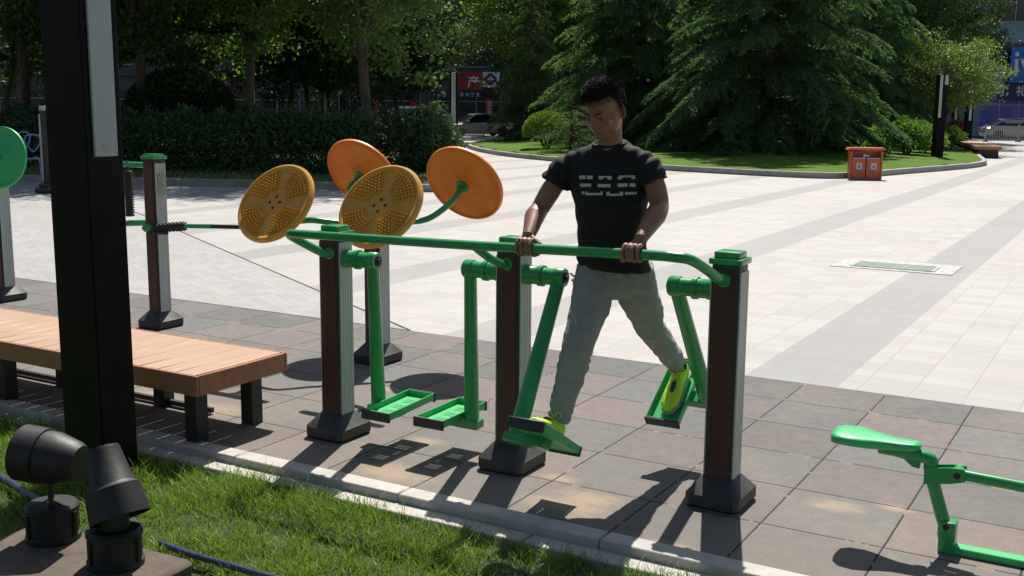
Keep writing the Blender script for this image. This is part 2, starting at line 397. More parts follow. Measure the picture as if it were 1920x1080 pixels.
# long thin joint between the two pavings
bm = BM(); a, b_ = Vector((-3.1, -.01, .0075)), Vector((-14.2, 6.36, .0075)); n_ = (b_-a).normalized().cross(Vector((0,0,1)))*.009
bm.faces.new([bm.verts.new(p) for p in (a-n_, a+n_, b_+n_, b_-n_)]); ob('paving_joint', bm, 'dark_frame')['kind'] = 'structure'
# pale kerb between rubber floor and lawn: stones 1 m long
bm = BM(); x = -9.
while x < 5:
    box(bm, (x+.5, -2.980, -.063), (.994, .105, .15), .006); box(bm, (x+.2, -3.085, -.097), (.994, .10, .14), .006); x += 1.
ob('kerb', bm, 'kerb_stone')['kind'] = 'structure'
bm = BM()
nx, ny = 90, 40
vv = [[bm.verts.new((-12+18*i/nx, -14+(10.82)*j/ny, -.055 + .02*noise.noise(Vector((i*.5, j*.5, 0))))) for j in range(ny+1)] for i in range(nx+1)]
for i in range(nx):
    for j in range(ny): bm.faces.new((vv[i][j], vv[i+1][j], vv[i+1][j+1], vv[i][j+1]))
ob('lawn_soil', bm, 'soil')['kind'] = 'structure'

# planting beds with grey kerbs
def smooth_loop(pts, n=6):
    out = []; m_ = len(pts)
    for i in range(m_):
        p0, p1, p2, p3 = (Vector((*pts[(i+k-1) % m_], 0)) for k in range(4))
        for k in range(n):
            s = k/n; q = .5*((2*p1)+(p2-p0)*s+(2*p0-5*p1+4*p2-p3)*s*s+(3*p1-p0-3*p2+p3)*s**3); out.append((q.x, q.y))
    return out
def bed(name, pts, zc, inner_mat, kerb_w=.16, mound=0.):
    lp = smooth_loop(pts); n = len(lp); c = Vector((sum(p[0] for p in lp)/n, sum(p[1] for p in lp)/n, 0))
    bm = BM(); outer = []; inner = []
    for i in range(n):
        a, b_ = Vector((*lp[i-1], 0)), Vector((*lp[(i+1) % n], 0)); t_ = (b_-a).normalized(); nn = Vector((-t_.y, t_.x, 0))
        p = Vector((*lp[i], 0))
        if nn.dot(c-p) < 0: nn = -nn
        outer.append(p); inner.append(p+nn*kerb_w)
    prof = lambda o, i_: [o+Vector((0,0,-.02)), o+Vector((0,0,zc-.015)), o+(i_-o)*.1+Vector((0,0,zc)), o+(i_-o)*.9+Vector((0,0,zc)), i_+Vector((0,0,zc-.05))]
    rings = [[bm.verts.new(v) for v in prof(o, i_)] for o, i_ in zip(outer, inner)]
    for i in range(n):
        a, b_ = rings[i-1], rings[i]
        for k in range(4): bm.faces.new((a[k], a[k+1], b_[k+1], b_[k]))
    ob(name+'_kerb', bm, 'kerb_grey')['kind'] = 'structure'
    bm = BM(); vs = [bm.verts.new((p.x, p.y, zc-.03)) for p in inner]
    f = bm.faces.new(vs); bmesh.ops.triangulate(bm, faces=[f])
    if mound:
        bmesh.ops.subdivide_edges(bm, edges=list(bm.edges), cuts=5, use_grid_fill=True)
        for v in bm.verts:
            d = min((v.co.xy - p.xy).length for p in inner[::2]); v.co.z += mound*min(1, d/6)
    ob(name, bm, inner_mat)['kind'] = 'structure'
    return inner
bed('hedge_bed', [(-48, 4), (-33, 6), (-20.9, 8.7), (-14.6, 10.8), (-11.9, 11.5), (-11.2, 13), (-15, 19), (-21.3, 27.5), (-30, 40), (-45, 52), (-60, 50), (-65, 20)], .16, 'bed_soil')
bed('lawn_bed', [(-27.2, 39.5), (-24.6, 34.2), (-19.4, 28.3), (-13.7, 24.3), (-10.3, 22.7), (-6.2, 21.7), (-5, 22.5), (-4.2, 25.6), (-3.05, 31.2), (-3.6, 36), (-5.4, 45), (-8.5, 56), (-15, 60), (-24, 52), (-28, 44)], .16, 'far_lawn', mound=.35)
# road beyond the plaza
sheet('road', [P2(-90, 69.5), P2(70, 69.5), P2(70, 82), P2(-90, 82)], -.03, 'asphalt')
sheet('far_pavement', [P2(-90, 82), P2(70, 82), P2(70, 89), P2(-90, 89)], .03, 'plaza_paving', thick=.13)

# manhole frame and cover in the plaza
mh = thing('manhole_cover', (-.62, 5.9, 0), 'flat greenish rectangular cover in a white stone frame set in the plaza', 'manhole cover')
bm = BM(); box(bm, (-.62, 5.9, .003), (1.30, .80, .008), .002); ob('frame', bm, 'stone_frame', mh)
bm = BM(); box(bm, (-.62, 5.82, .011), (.9, .42, .01), .002); 
for k in range(6): box(bm, (-.62, 5.82-.17+k*.068, .018), (.84, .012, .004))
ob('cover', bm, 'cover_green' if 'cover_green' in MAT else 'kerb_grey', mh)

# ------------------------------------------------------------------ fitness machines
def rotz(o, a): o.rotation_euler = (0, 0, a)
def make_post(parent, x, y, h, capstyle=2, name='post', w=(.128, .115)):
    """square post: rubber foot, dark frame, brown panels front and back, grey fluted sides, green cap"""
    bm = BM(); box(bm, (x, y, .06+(h-.08)/2), (w[0], w[1], h-.08), .014, seg=2)
    p = ob(name, bm, 'dark_frame', parent)
    for s in (-1, 1):
        bm = BM(); box(bm, (x, y+s*(w[1]/2+.001), .1+(h-.16)/2), (w[0]-.034, .008, h-.13), .002); ob('front_panel', bm, 'brown_panel', p)
    for s in (-1, 1):
        bm = BM(); xs = x+s*(w[0]/2)
        prof = []
        for k in range(5): yy = y+(k-2)*.0206; prof += [(yy-.0098, .0025), (yy-.0080, .005), (yy+.0080, .005), (yy+.0098, .0025)]
        prof = [(prof[0][0], -.004)] + prof + [(prof[-1][0], -.004)]
        lo = [bm.verts.new((xs+s*q, yy, .09)) for yy, q in prof]; hi = [bm.verts.new((xs+s*q, yy, h-.055)) for yy, q in prof]
        for k in range(len(prof)): bm.faces.new((lo[k], lo[(k+1) % len(prof)], hi[(k+1) % len(prof)], hi[k]))
        bm.faces.new(lo); bm.faces.new(hi); ob('side_panel', bm, 'grey_aluminium', p)
    bm = BM(); a, b_, c = (.118, .135, .068), (.118, .135, .03), (.088, .078, .03)
    prof = [(.112, .128, 0), (.122, .138, .012), (.122, .138, .062), (.108, .124, .078), (.074, .066, .125), (.068, .060, .13)]
    rings = []
    for hx, hy, z in prof:
        rg = []
        for sx, sy in ((1, 1), (-1, 1), (-1, -1), (1, -1)):
            r_ = .022 if z < .08 else .008
            order = ((0, 1), (1, 0)) if sx*sy > 0 else ((1, 0), (0, 1))
            for ux, uy in (order if True else order):
                rg.append(bm.verts.new((x+sx*(hx-r_*ux), y+sy*(hy-r_*uy), z+.006)))
        rings.append(rg)
    for r1, r2 in zip(rings, rings[1:]):
        for k in range(8): bm.faces.new((r1[k], r1[(k+1) % 8], r2[(k+1) % 8], r2[k]))
    bm.faces.new(rings[-1]); ob('foot', bm, 'black_rubber', p)
    bm = BM(); box(bm, (x, y, h-.012), (w[0]+.02, w[1]+.02, .026), .006, seg=2)
    if capstyle == 2: box(bm, (x, y, h+.014), (w[0]-.012, w[1]-.016, .032), .010, seg=2)
    else: box(bm, (x, y, h+.006), (w[0]-.01, w[1]-.014, .016), .006, seg=2)
    ob('cap', bm, 'green_paint', p)
    return p

# --- air walker with three posts
aw = thing('air_walker', (-.775, -2.41, 0), 'green three post air walker with long handrail and swinging pedals, a man on it', 'exercise machine', )
PX = [(-1.815, -2.45, 1.095), (-.768, -2.41, 1.10), (.268, -2.345, 1.10)]
for px_, py_, h in PX: make_post(aw, px_, py_, h, 2)
bm = BM(); RY = -2.72
rail = [(-1.80, -2.505, .985), (-1.815, -2.55, .99), (-1.86, -2.64, 1.045), (-1.89, -2.70, 1.085), (-1.872, -2.725, 1.10), (-1.80, -2.73, 1.103)]
mid = [(-1.5, -2.728, 1.107), (-.8, -2.724, 1.117), (0, -2.716, 1.135)]
end = [(.155, -2.712, 1.135), (.215, -2.68, 1.125), (.245, -2.60, 1.085), (.262, -2.50, 1.035), (.264, -2.43, 1.012), (.265, -2.40, 1.01)]
tube(bm, curve(rail+mid+end, 8), .0218, 14)
tube(bm, [(-.79, -2.722, 1.112), (-.775, -2.62, 1.05), (-.768, -2.53, 1.012), (-.768, -2.465, 1.006)], .0195, 12)
for px_, py_, z in ((-1.80, -2.512, .985), (-.768, -2.472, 1.006), (.265, -2.407, 1.01)):
    lathe(bm, [(.030, -.006), (.030, .006), (.022, .012)], (px_, py_, z), (0, -1, 0), 16)
ob('handrail', bm, 'green_paint', aw)
def walker_arm(x, side, py_, xin, ang, lab=None):
    """pivot sleeve out of the post, hanging bar and a pedal tray; ang > 0 swings towards +Y"""
    zp = .955; bm = BM()
    post_x = x
    ax = (side, 0, 0)
    lathe(bm, [(.047, 0), (.047, .03), (.043, .036), (.043, .075), (.050, .078), (.050, .10), (.040, .104), (.040, .158), (.046, .162), (.046, .205), (.041, .212), (.026, .212)], (x, py_, zp), ax, 24)
    pv = ob('pivot', bm, 'green_paint', aw)
    bm = BM(); lathe(bm, [(.026, .209), (.026, .216), (.012, .218), (.012, .225), (0, .226)], (x, py_, zp), ax, 16); ob('end_cap', bm, 'black_plastic', pv)
    ax_ = x + side*.182
    c, s = math.cos(ang), math.sin(ang); Z = Vector((0, s, -c)); Yv = Vector((0, c, s)); X = Vector((1, 0, 0)); O = Vector((ax_, py_, zp))
    bm = BM(); tube(bm, [O+Z*.03, O+Z*.3, O+Z*.755], [.034, .036, .041], 18, sq=(1, .9)); sw = ob('swing_arm', bm, 'green_paint', aw)
    # bracket below the arm reaching under the tray
    M3 = Matrix((X, Yv, -Z)).transposed()
    bm = BM(); xc = (ax_-side*.03 + xin)/2
    box(bm, O+Z*.775+X*(xc-ax_), (abs(ax_-side*.0-xin)+.07, .075, .045), .005, M3); ob('pedal_bracket', bm, 'green_paint', sw)
    w_, l_, h_ = .165, .385, .038; C = O+Z*.745+X*(xin-ax_)
    bm = BM()
    box(bm, C+X*(w_/2-.002)+(-Z)*.006, (.006, l_, h_), .002, M3); box(bm, C-X*(w_/2-.002)+(-Z)*.006, (.006, l_, h_), .002, M3)
    box(bm, C+Yv*(l_/2-.003)+(-Z)*.006, (w_-.012, .006, h_), .002, M3); box(bm, C-Yv*(l_/2-.003)+(-Z)*.006, (w_-.012, .006, h_), .002, M3)
    # floor with slots: strips between three groups of slots
    segs = [(-l_/2+.006, -.135)]; zs = []
    for g in (-.095, .0, .095):
        for k in range(3): zs.append(g-.022+k*.022)
    cuts = sorted(zs); y0 = -l_/2+.006
    for q in cuts:
        y1 = q-.0035; box(bm, C+Yv*((y0+y1)/2)+Z*.008, (w_-.014, y1-y0, .005), 0, M3)
        box(bm, C+Yv*q+Z*.008-X*(w_*.36), (w_*.26, .007, .005), 0, M3); box(bm, C+Yv*q+Z*.008+X*(w_*.36), (w_*.26, .007, .005), 0, M3)
        y0 = q+.0035
    box(bm, C+Yv*((y0+l_/2-.006)/2)+Z*.008, (w_-.014, l_/2-.006-y0, .005), 0, M3)
    pd = ob('pedal', bm, 'green_panel', aw)
    for s_ in (-1, 1):
        bm = BM(); box(bm, C+Yv*(s_*(l_/2+.006))+(-Z)*.002, (w_+.012, .014, h_+.012), .004, M3); ob('rubber_bumper', bm, 'black_rubber', pd)
    return C, Yv, -Z
walker_arm(-1.755, 1, -2.45, -1.44, R(2.5))
walker_arm(-.83, -1, -2.41, -1.135, R(1))
TF = walker_arm(-.706, 1, -2.41, -.385, R(-30))
TB = walker_arm(.206, -1, -2.345, -.135, R(36))

# --- machine with four round massage discs
DX, DY = -2.68, -.98
dm = thing('disc_machine', (DX, DY, 0), 'tai chi spinner machine with four orange yellow studded discs on curved green arms', 'exercise machine')
make_post(dm, DX, DY, .93, 1)
bm = BM(); lathe(bm, [(.05, -.02), (.062, 0), (.062, .05), (.05, .065), (0, .067)], (DX, DY, .95), (0, 0, 1), 20); ob('hub', bm, 'green_paint', dm)
def disc(dx, dy, z, el, r_=.292, spin=0.):
    e = R(el); C = Vector((DX+dx, DY+dy, z)); nrm = Vector((0, math.copysign(math.cos(e), dy), math.sin(e)))
    o = Vector((dx, dy, 0)); rho = o.length; o.normalize()
    b0 = C - nrm*.035
    pts = curve([Vector((DX, DY, .975))+o*.03, Vector((DX, DY, .96))+o*.22, Vector((DX, DY, .985))+o*(rho-.24), b0 - nrm*.14 - Vector((0,0,.02)), b0], 6)
    bm = BM(); tube(bm, pts, .021, 12); lathe(bm, [(.045, -.012), (.045, 0), (.024, .0)], b0, nrm, 16)
    arm = ob('curved_arm', bm, 'green_paint', dm)
    bm = BM()
    # plate with rounded rim, hollow back, and a raised rim in front
    prof = [(.055, -.030), (.062, -.028), (.075, -.012), (.10, -.012), (.18, -.006), (.22, -.012), (r_*.93, -.004), (r_*.97, -.020), (r_, -.010), (r_*1.005, .006), (r_*.985, .020), (r_*.94, .027), (r_*.885, .022), (r_*.86, .014), (r_*.25, .014), (.0, .014)]
    upv = Vector((0, 0, 1)) - nrm*nrm.z; lathe(bm, prof, C, nrm, 48, up=upv)
    x = upv.normalized(); y = nrm.cross(x)
    rg = random.Random(3)
    def at(rr, th, h): return C + (x*math.cos(th)+y*math.sin(th))*rr + nrm*h
    for q in range(4):
        th0 = R(spin) + q*math.pi/2
        edge = []
        lo, hi = th0+R(14), th0+R(76)
        for rr in np.arange(.118, .240, .0235):
            nn = max(2, int((hi-lo)*rr/.0245))
            for k in range(nn):
                th = lo + (hi-lo)*(k+.5)/nn
                t_ = bmesh.new(); bmesh.ops.create_cone(t_, cap_ends=True, segments=6, radius1=.0095, radius2=.0055, depth=.020)
                M3 = Matrix((x, y, nrm)).transposed().to_4x4(); add(bm, t_, Matrix.Translation(at(rr, th, .021)) @ M3)
        pth = [at(.096, lo-.06, .0155)] + [at(.096 + .148*k/4, lo-.06+.02*k/4, .0155) for k in range(1, 5)] + [at(.248, lo + (hi-lo)*k/8, .0155) for k in range(0, 9)]
        tube(bm, pth, .0045, 6)
        tube(bm, [at(.096, lo+(hi-lo)*k/6, .0155) for k in range(7)], .0035, 6)
    d_ = ob('massage_disc', bm, 'yellow_plastic' if nrm.y < 0 else 'orange_plastic', dm)
    for k in range(4):
        bm = BM(); lathe(bm, [(.011, .015), (.010, .017), (.006, .013), (0, .013)], at(.042, R(spin)+k*math.pi/2, 0), nrm, 10); ob('bolt', bm, 'dark_frame', d_)
for k, (dx, dy, z) in enumerate([(.42, -.50, 1.125), (-.45, -.48, 1.10), (-.46, .44, 1.245), (.42, .44, 1.215)]): disc(dx, dy, z, (35, 35, 31, 31)[k], spin=(4, 4, 30, 30)[k])

# --- back massager with rollers
TX, TY = -4.85, -.94
bk = thing('back_massager', (TX, TY, 0), 'post with studded black rollers on green brackets, just right of the big black lamp column', 'exercise machine')
make_post(bk, TX, TY, 1.345, 1)
bm = BM(); tube(bm, [(TX-.06, TY, 1.27), (TX-.36, TY, 1.27)], .022, 12); ob('bracket', bm, 'green_paint', bk)
bm = BM(); tube(bm, [(TX-.06, TY, .825), (TX-.36, TY, .80)], .024, 12)
ob('bracket', bm, 'green_paint', bk)
bm = BM(); tube(bm, [(TX+.0, TY-.07, .80), (TX+.03, TY-.12, .80), (TX+.09, TY-.12, .80)], .022, 12); ball(bm, (TX+.02, TY-.1, .795), (.06, .04, .035))
ob('bracket', bm, 'green_paint', bk)
bm = BM(); tube(bm, [(TX+.42, TY-.10, .835), (TX+.70, TY-.10, .85)], .017, 12)
ob('bracket', bm, 'green_paint', bk)
def roller(a, b_, r_):
    bm = BM(); a, b_ = Vector(a), Vector(b_); d = (b_-a); n_ = max(3, int(d.length/.02)); 
    tube(bm, [a+d*k/(n_*2) for k in range(n_*2+1)], [r_*(1 if k % 2 else .8) for k in range(n_*2+1)], 12)
    x, y = frame(d)
    for k in range(n_):
        for q in range(10):
            an = 2*math.pi*(q+.5*(k % 2))/10; p = a + d*(k+.5)/n_ + (x*math.cos(an)+y*math.sin(an))*r_
            ball(bm, p, .006, 6, 4)
    return ob('roller', bm, 'black_rubber', bk)
roller((TX-.30, TY, .86), (TX-.30, TY, 1.22), .035); roller((TX+.10, TY-.10, .80), (TX+.42, TY-.10, .835), .032)
bm = BM(); tube(bm, [(TX+.70, TY-.10, .85), (TX+1.05, TY-.10, .865)], .016, 10); ob('grip', bm, 'black_plastic', bk)
bm = BM(); tube(bm, [(TX-.30, TY, 1.23), (TX-.30, TY, 1.30)], .012, 8); ob('grip', bm, 'black_plastic', bk)
bm = BM(); tube(bm, [(TX+.05, TY-.13, .765), (TX+.26, TY-.13, .775)], .013, 8); ob('grip', bm, 'black_plastic', bk)
bm = BM(); box(bm, (TX+.072, TY, 1.13), (.004, .07, .16), .001); ob('notice_plate', bm, 'sign_plate' if 'sign_plate' in MAT else 'grey_aluminium', bk)

# --- hand wheel machine at the left edge
GX, GY = -6.90, -.85
gw = thing('hand_wheel_machine', (GX, GY, 0), 'post carrying a large round green wheel, cut by the left edge of the photo', 'exercise machine')
make_post(gw, GX-.02, GY, 1.16, 1)
WC = Vector((-6.70, -.97, 1.28)); wn_ = Vector((.25, -.95, .12)).normalized()
bm = BM(); lathe(bm, [(0, .0), (.05, .0), (.06, -.006), (.225, -.010), (.238, .004), (.25, .010), (.262, .004), (.264, -.014), (.25, -.03), (.10, -.03), (0, -.03)], WC, wn_, 48); wh = ob('wheel', bm, 'green_plastic', gw)
bm = BM(); x, y = frame(wn_)
for k in range(5): 
    a = 2*math.pi*k/5; box(bm, WC+(x*math.cos(a)+y*math.sin(a))*.018+wn_*.004, (.03, .008, .01), .002, Matrix((x*math.cos(a)+y*math.sin(a), wn_.cross(x*math.cos(a)+y*math.sin(a)), wn_)).transposed())
ob('centre_star', bm, 'green_paint', wh)
bm = BM(); tube(bm, [Vector((GX, GY, 1.10)), WC-wn_*.02], .03, 12); ob('axle', bm, 'green_paint', gw)

# --- bicycle-like seat machine in the right foreground
rx, ry = 1.235, -2.40
rw = thing('seat_machine', (rx, ry, 0), 'low green seat on an angled stem with a push bar, bottom right', 'exercise machine')
def prism(bm, prof, y0, y1, mi=0):
    """prof: (x, z) outline, extruded along y"""
    a = [bm.verts.new((p[0], y0, p[1])) for p in prof]; b_ = [bm.verts.new((p[0], y1, p[1])) for p in prof]; n = len(prof)
    bm.faces.new(a).material_index = mi; bm.faces.new(b_[::-1]).material_index = mi
    for k in range(n): bm.faces.new((a[k], b_[k], b_[(k+1) % n], a[(k+1) % n])).material_index = mi
# seat: long outline in plan, wide at the rear, swept in 12 sections
sY = -2.40; S0, S1 = PY(1562, 822, sY), PY(1728, 830, sY)
bm = BM(); secs = []
zs = (S0.z+S1.z)/2+.005
L_ = S1.x-S0.x
tab = [(0, .035, 0), (.02, .070, .0), (.10, .100, .002), (.25, .108, .003), (.38, .095, 0), (.5, .072, -.003), (.65, .052, -.004), (.8, .047, -.003), (.93, .043, -.001), (.985, .030, 0), (1, .012, 0)]
for u_, hw, dz in tab:
    xx = S0.x + L_*u_; rg = []
    for k in range(16):
        a = 2*math.pi*k/16; yy = math.cos(a); z_ = math.sin(a)
        yy = math.copysign(abs(yy)**.75, yy); th = .020 if z_ > 0 else .030
        rg.append(bm.verts.new((xx, sY+yy*hw, zs+dz+math.copysign(abs(z_)**.6, z_)*th*min(1, hw/.06))))
    secs.append(rg)
for r1, r2 in zip(secs, secs[1:]):
    for k in range(16): bm.faces.new((r1[k], r1[(k+1) % 16], r2[(k+1) % 16], r2[k]))
bm.faces.new(secs[0][::-1]); bm.faces.new(secs[-1]); ob('seat', bm, 'green_plastic', rw, ang=60)
bm = BM(); e0 = Vector((S1.x-.075, sY, zs-.03)); knee = PY(1745, 885, sY); foot = PY(1775, 1000, sY)
tube(bm, curve([Vector((S1.x-.16, sY, zs-.03)), e0+Vector((.02,0,-.005)), Vector(((S1.x+knee.x)/2+.02, sY, (zs+knee.z)/2+.0)), knee, foot], 6), .026, 16)
prism(bm, [(S1.x-.13, zs-.025), (S1.x-.10, zs-.055), (S1.x-.06, zs-.060), (S1.x-.03, zs-.085), (S1.x-.0, zs-.09), (S1.x+.01, zs-.02)], sY-.012, sY+.012)
box(bm, (foot.x+.005, sY, .07), (.062, .07, .13), .006, seg=2); lathe(bm, [(.034, 0), (.036, .01), (.036, .04)], (foot.x, sY, foot.z-.02), (0, 0, 1), 16)
ob('stem', bm, 'green_paint', rw)
bm = BM(); br_ = PY(1797, 889, sY)
for s_ in (-1, 1): bm = BM() if s_ < 0 else bm; prism(bm, [(knee.x-.02, knee.z-.045), (knee.x-.02, knee.z+.02), (br_.x-.03, br_.z+.028), (br_.x+.025, br_.z+.03), (br_.x+.03, br_.z-.02), (br_.x-.02, br_.z-.035)], sY+s_*.026-.004, sY+s_*.026+.004)
ob('bracket', bm, 'green_paint', rw)
bm = BM(); e1 = PY(1915, 912, sY); dirv = (e1-br_).normalized()
tube(bm, [br_, br_+dirv*.55], .022, 14); lathe(bm, [(.030, -.022), (.030, .022)], br_, (0, 1, 0), 18)
lathe(bm, [(.03, -.03), (.03, .03)], br_+dirv*.30, (0, 1, 0), 16); ob('push_bar', bm, 'green_paint', rw)
bm = BM(); lathe(bm, [(.013, -.032), (.013, .032)], br_, (0, 1, 0), 12); lathe(bm, [(.012, -.038), (.012, .038)], (foot.x, sY, .115), (0, 1, 0), 12); ob('bolt', bm, 'black_plastic', rw)
bm = BM(); box(bm, (foot.x+.62, sY, .022), (1.24, .06, .03), .004); ob('ground_bar', bm, 'green_panel', rw)
bm = BM(); tube(bm, [(foot.x+1.1, sY, .03), (foot.x+1.12, sY, .75)], .028, 12); tube(bm, [br_+dirv*.3, br_+dirv*.55, (foot.x+1.11, sY, .5)], .02, 12); ob('upright', bm, 'green_paint', rw)

# ------------------------------------------------------------------ the man on the air walker
def remesh(name, bm, m, vox, parent=None, it=4, fac=.5, disp=None, ang=180):
    bmesh.ops.recalc_face_normals(bm, faces=bm.faces)
    me = bpy.data.meshes.new('t'); bm.to_mesh(me); bm.free(); o = bpy.data.objects.new('t', me); COL.objects.link(o)
    md = o.modifiers.new('r', 'REMESH'); md.mode = 'VOXEL'; md.voxel_size = vox
    sm = o.modifiers.new('s', 'SMOOTH'); sm.iterations = it; sm.factor = fac
    bpy.context.view_layer.update(); dg = bpy.context.evaluated_depsgraph_get()
    me2 = bpy.data.meshes.new_from_object(o.evaluated_get(dg)); bpy.data.objects.remove(o); bpy.data.meshes.remove(me)
    me2.name = name; me2.materials.clear()
    for k in (m if isinstance(m, (list, tuple)) else [m]): me2.materials.append(MAT[k])
    if disp:
        nrm = [v.normal.copy() for v in me2.vertices]
        for v, n_ in zip(me2.vertices, nrm): v.co += n_*disp(v.co)
    me2.polygons.foreach_set('use_smooth', [True]*len(me2.polygons)); me2.update()
    return link(name, me2, parent)
def loft(bm, secs, seg=20, pw=1.):
    """secs: centre, half width vector, half depth vector"""
    rings = []
    for c, u_, v_ in secs:
        c, u_, v_ = Vector(c), Vector(u_), Vector(v_); rg = []
        for k in range(seg):
            a = 2*math.pi*k/seg; ca, sa = math.cos(a), math.sin(a)
            rg.append(bm.verts.new(c + u_*math.copysign(abs(ca)**pw, ca) + v_*math.copysign(abs(sa)**pw, sa)))
        rings.append(rg)
    for r1, r2 in zip(rings, rings[1:]):
        for k in range(seg): bm.faces.new((r1[k], r1[(k+1) % seg], r2[(k+1) % seg], r2[k]))
    bm.faces.new(rings[0][::-1]); bm.faces.new(rings[-1])
man = thing('person', (-.28, -2.33, 0), 'man in black t-shirt, grey trousers and lime trainers walking on the green exerciser', 'person')
HB = Vector((-.272, -2.505, 1.722))                        # head centre
HR = Matrix.Rotation(R(-5), 3, 'Z') @ Matrix.Rotation(R(29), 3, 'X')   # face to -Y, looking down
def H(x, y, z): return HB + HR @ Vector((x, y, z))
bm = BM()
# head: cranium, face, jaw, features
ball(bm, H(0, .012, .035), (.076, .096, .092), 24, 16, HR); ball(bm, H(0, -.028, -.03), (.062, .066, .088), 24, 16, HR)
ball(bm, H(0, -.050, -.088), (.038, .036, .030), 16, 12, HR); 
for s_ in (-1, 1):
    ball(bm, H(s_*.041, -.014, -.060), (.026, .050, .036), 16, 10, HR); ball(bm, H(s_*.036, -.060, -.022), (.025, .022, .022), 12, 8, HR)
    ball(bm, H(s_*.052, .010, -.015), (.026, .060, .055), 16, 10, HR); ball(bm, H(s_*.030, -.074, .012), (.017, .014, .010), 12, 8, HR)
    ball(bm, H(s_*.030, -.084, .022), (.024, .012, .008), 12, 8, HR)
tube(bm, [H(0, -.086, .018), H(0, -.098, -.008), H(0, -.108, -.027)], [.008, .010, .013], 10); ball(bm, H(-.011, -.100, -.030), .0085, 8, 6); ball(bm, H(.011, -.100, -.030), .0085, 8, 6)
ball(bm, H(0, -.091, -.052), (.022, .010, .006), 12, 8, HR); ball(bm, H(0, -.088, -.064), (.019, .010, .006), 12, 8, HR)
for s_ in (-1, 1):
    E3 = HR @ Matrix.Rotation(R(s_*-25), 3, 'Z'); 
    ball(bm, H(s_*.086, .020, -.014), (.0075, .019, .033), 16, 12, HR @ Matrix.Rotation(R(s_*32), 3, 'Z')); ball(bm, H(s_*.082, .010, -.036), (.008, .011, .012), 10, 8, HR)
# neck
tube(bm, [H(0, .035, -.05), (-.268, -2.445, 1.60), (-.272, -2.42, 1.54), (-.275, -2.40, 1.47)], [.055, .054, .062, .09], 20)
# arms
def arm(sh, el, wr, side):
    sh, el, wr = Vector(sh), Vector(el), Vector(wr)
    out = Vector((side, 0, 0))
    sh = sh + Vector((-side*.012, 0, -.012))
    tube(bm, curve([sh, sh.lerp(el, .3)+out*.004, sh.lerp(el, .65)+out*.006, el, el.lerp(wr, .3)+out*.010, el.lerp(wr, .65)+out*.004, wr], 3),
         None or [v for v in np.interp(np.linspace(0, 6, 19), range(7), [.030, .043, .047, .042, .046, .037, .0275])], 18)
arm(PY(1068, 296, -2.42), PY(1013, 390, -2.47), PY(990, 445, -2.665), -1)
arm(PY(1216, 294, -2.42), PY(1236, 384, -2.43), PY(1200, 450, -2.665), 1)
# hands closed on the rail
def hand(cx, wr, side):
    c = Vector((cx, RY, 1.103 + .035*(cx+1.8)/1.9+.002)); wr = Vector(wr)
    top = c + Vector((0, .030, .028))
    loft(bm, [(wr, (.027, 0, 0), (0, .008, .020)), (wr.lerp(top, .45), (.034, 0, 0), (0, .010, .019)), (top, (.041, 0, 0), (0, .012, .014))], 16)
    for k, (dx, ln, rr) in enumerate(((-.0335, 1.0, .0086), (-.0112, 1.08, .0090), (.0112, 1.04, .0088), (.0330, .88, .0078))):
        dx *= -side; pts = []; rs = []
        for q in range(9):
            th = R(78) + R(225)*ln*q/8; rad = .0315 + (.004 if q in (0, 1) else 0)
            pts.append(c + Vector((dx*(1+.02*q/8), math.cos(th)*-1*-rad*1., math.sin(th)*rad))); rs.append(rr*(1.0-.02*q)*(1.08 if q in (1, 4) else 1))
        pts = [Vector((p.x, c.y + (c.y-p.y)*-1, p.z)) for p in pts]
        tube(bm, pts, rs, 10)
        ball(bm, pts[0], rr*1.08, 10, 8); ball(bm, pts[-1], rr*.86, 10, 8)
    ins = -side
    tp = [wr.lerp(top, .5)+Vector((ins*.030, -.002, -.006)), c+Vector((ins*.052, .030, .004)), c+Vector((ins*.052, .012, -.026)), c+Vector((ins*.036, -.010, -.034))]
    tube(bm, curve(tp, 3), [v for v in np.interp(np.linspace(0, 3, 10), range(4), [.014, .012, .0108, .0085])], 10)
hand(-.525, PY(990, 445, -2.665), -1); hand(-.022, PY(1200, 450, -2.665), 1)
# trunk under the clothes, ankles
ball(bm, (-.275, -2.39, 1.38), (.14, .09, .16), 16, 12)
tube(bm, [(-.275, -2.38, 1.40), (-.28, -2.35, 1.15), (-.28, -2.32, 1.0)], [.09, .085, .08], 16)
Zf, Zb = TF[2], TB[2]
AF = TF[0] + TF[1]*.085 + Zf*.10 + Vector((.0, 0, 0)); AB = TB[0] + TB[1]*.085 + Zb*.10 + Vector((.008, 0, 0))
KL, KR_ = PY(1086, 640, -2.56), PY(1219, 612, -2.16)
HL, HR2 = PY(1120, 520, -2.34), PY(1186, 520, -2.31)
for a_, k_, h_ in ((AF, KL, HL), (AB, KR_, HR2)):
    tube(bm, [Vector((-.28, -2.31, .99)), h_, k_, a_, a_-(Zf if a_ is AF else Zb)*.05], [.07, .06, .05, .035, .032], 14)
body = remesh('body', bm, ['skin', 'skin_ear', 'lip'], .0040, man, 2, .5)
me = body.data; offm = wl(body)
inv = HR.transposed()
for p in me.polygons:
    q = inv @ (p.center + offm - HB)
    if abs(q.x) > .0805 and abs(q.z+.014) < .045 and abs(q.y-.018) < .045: p.material_index = 1
    elif q.y < -.080 and abs(q.x) < .022 and -.069 < q.z < -.047: p.material_index = 2
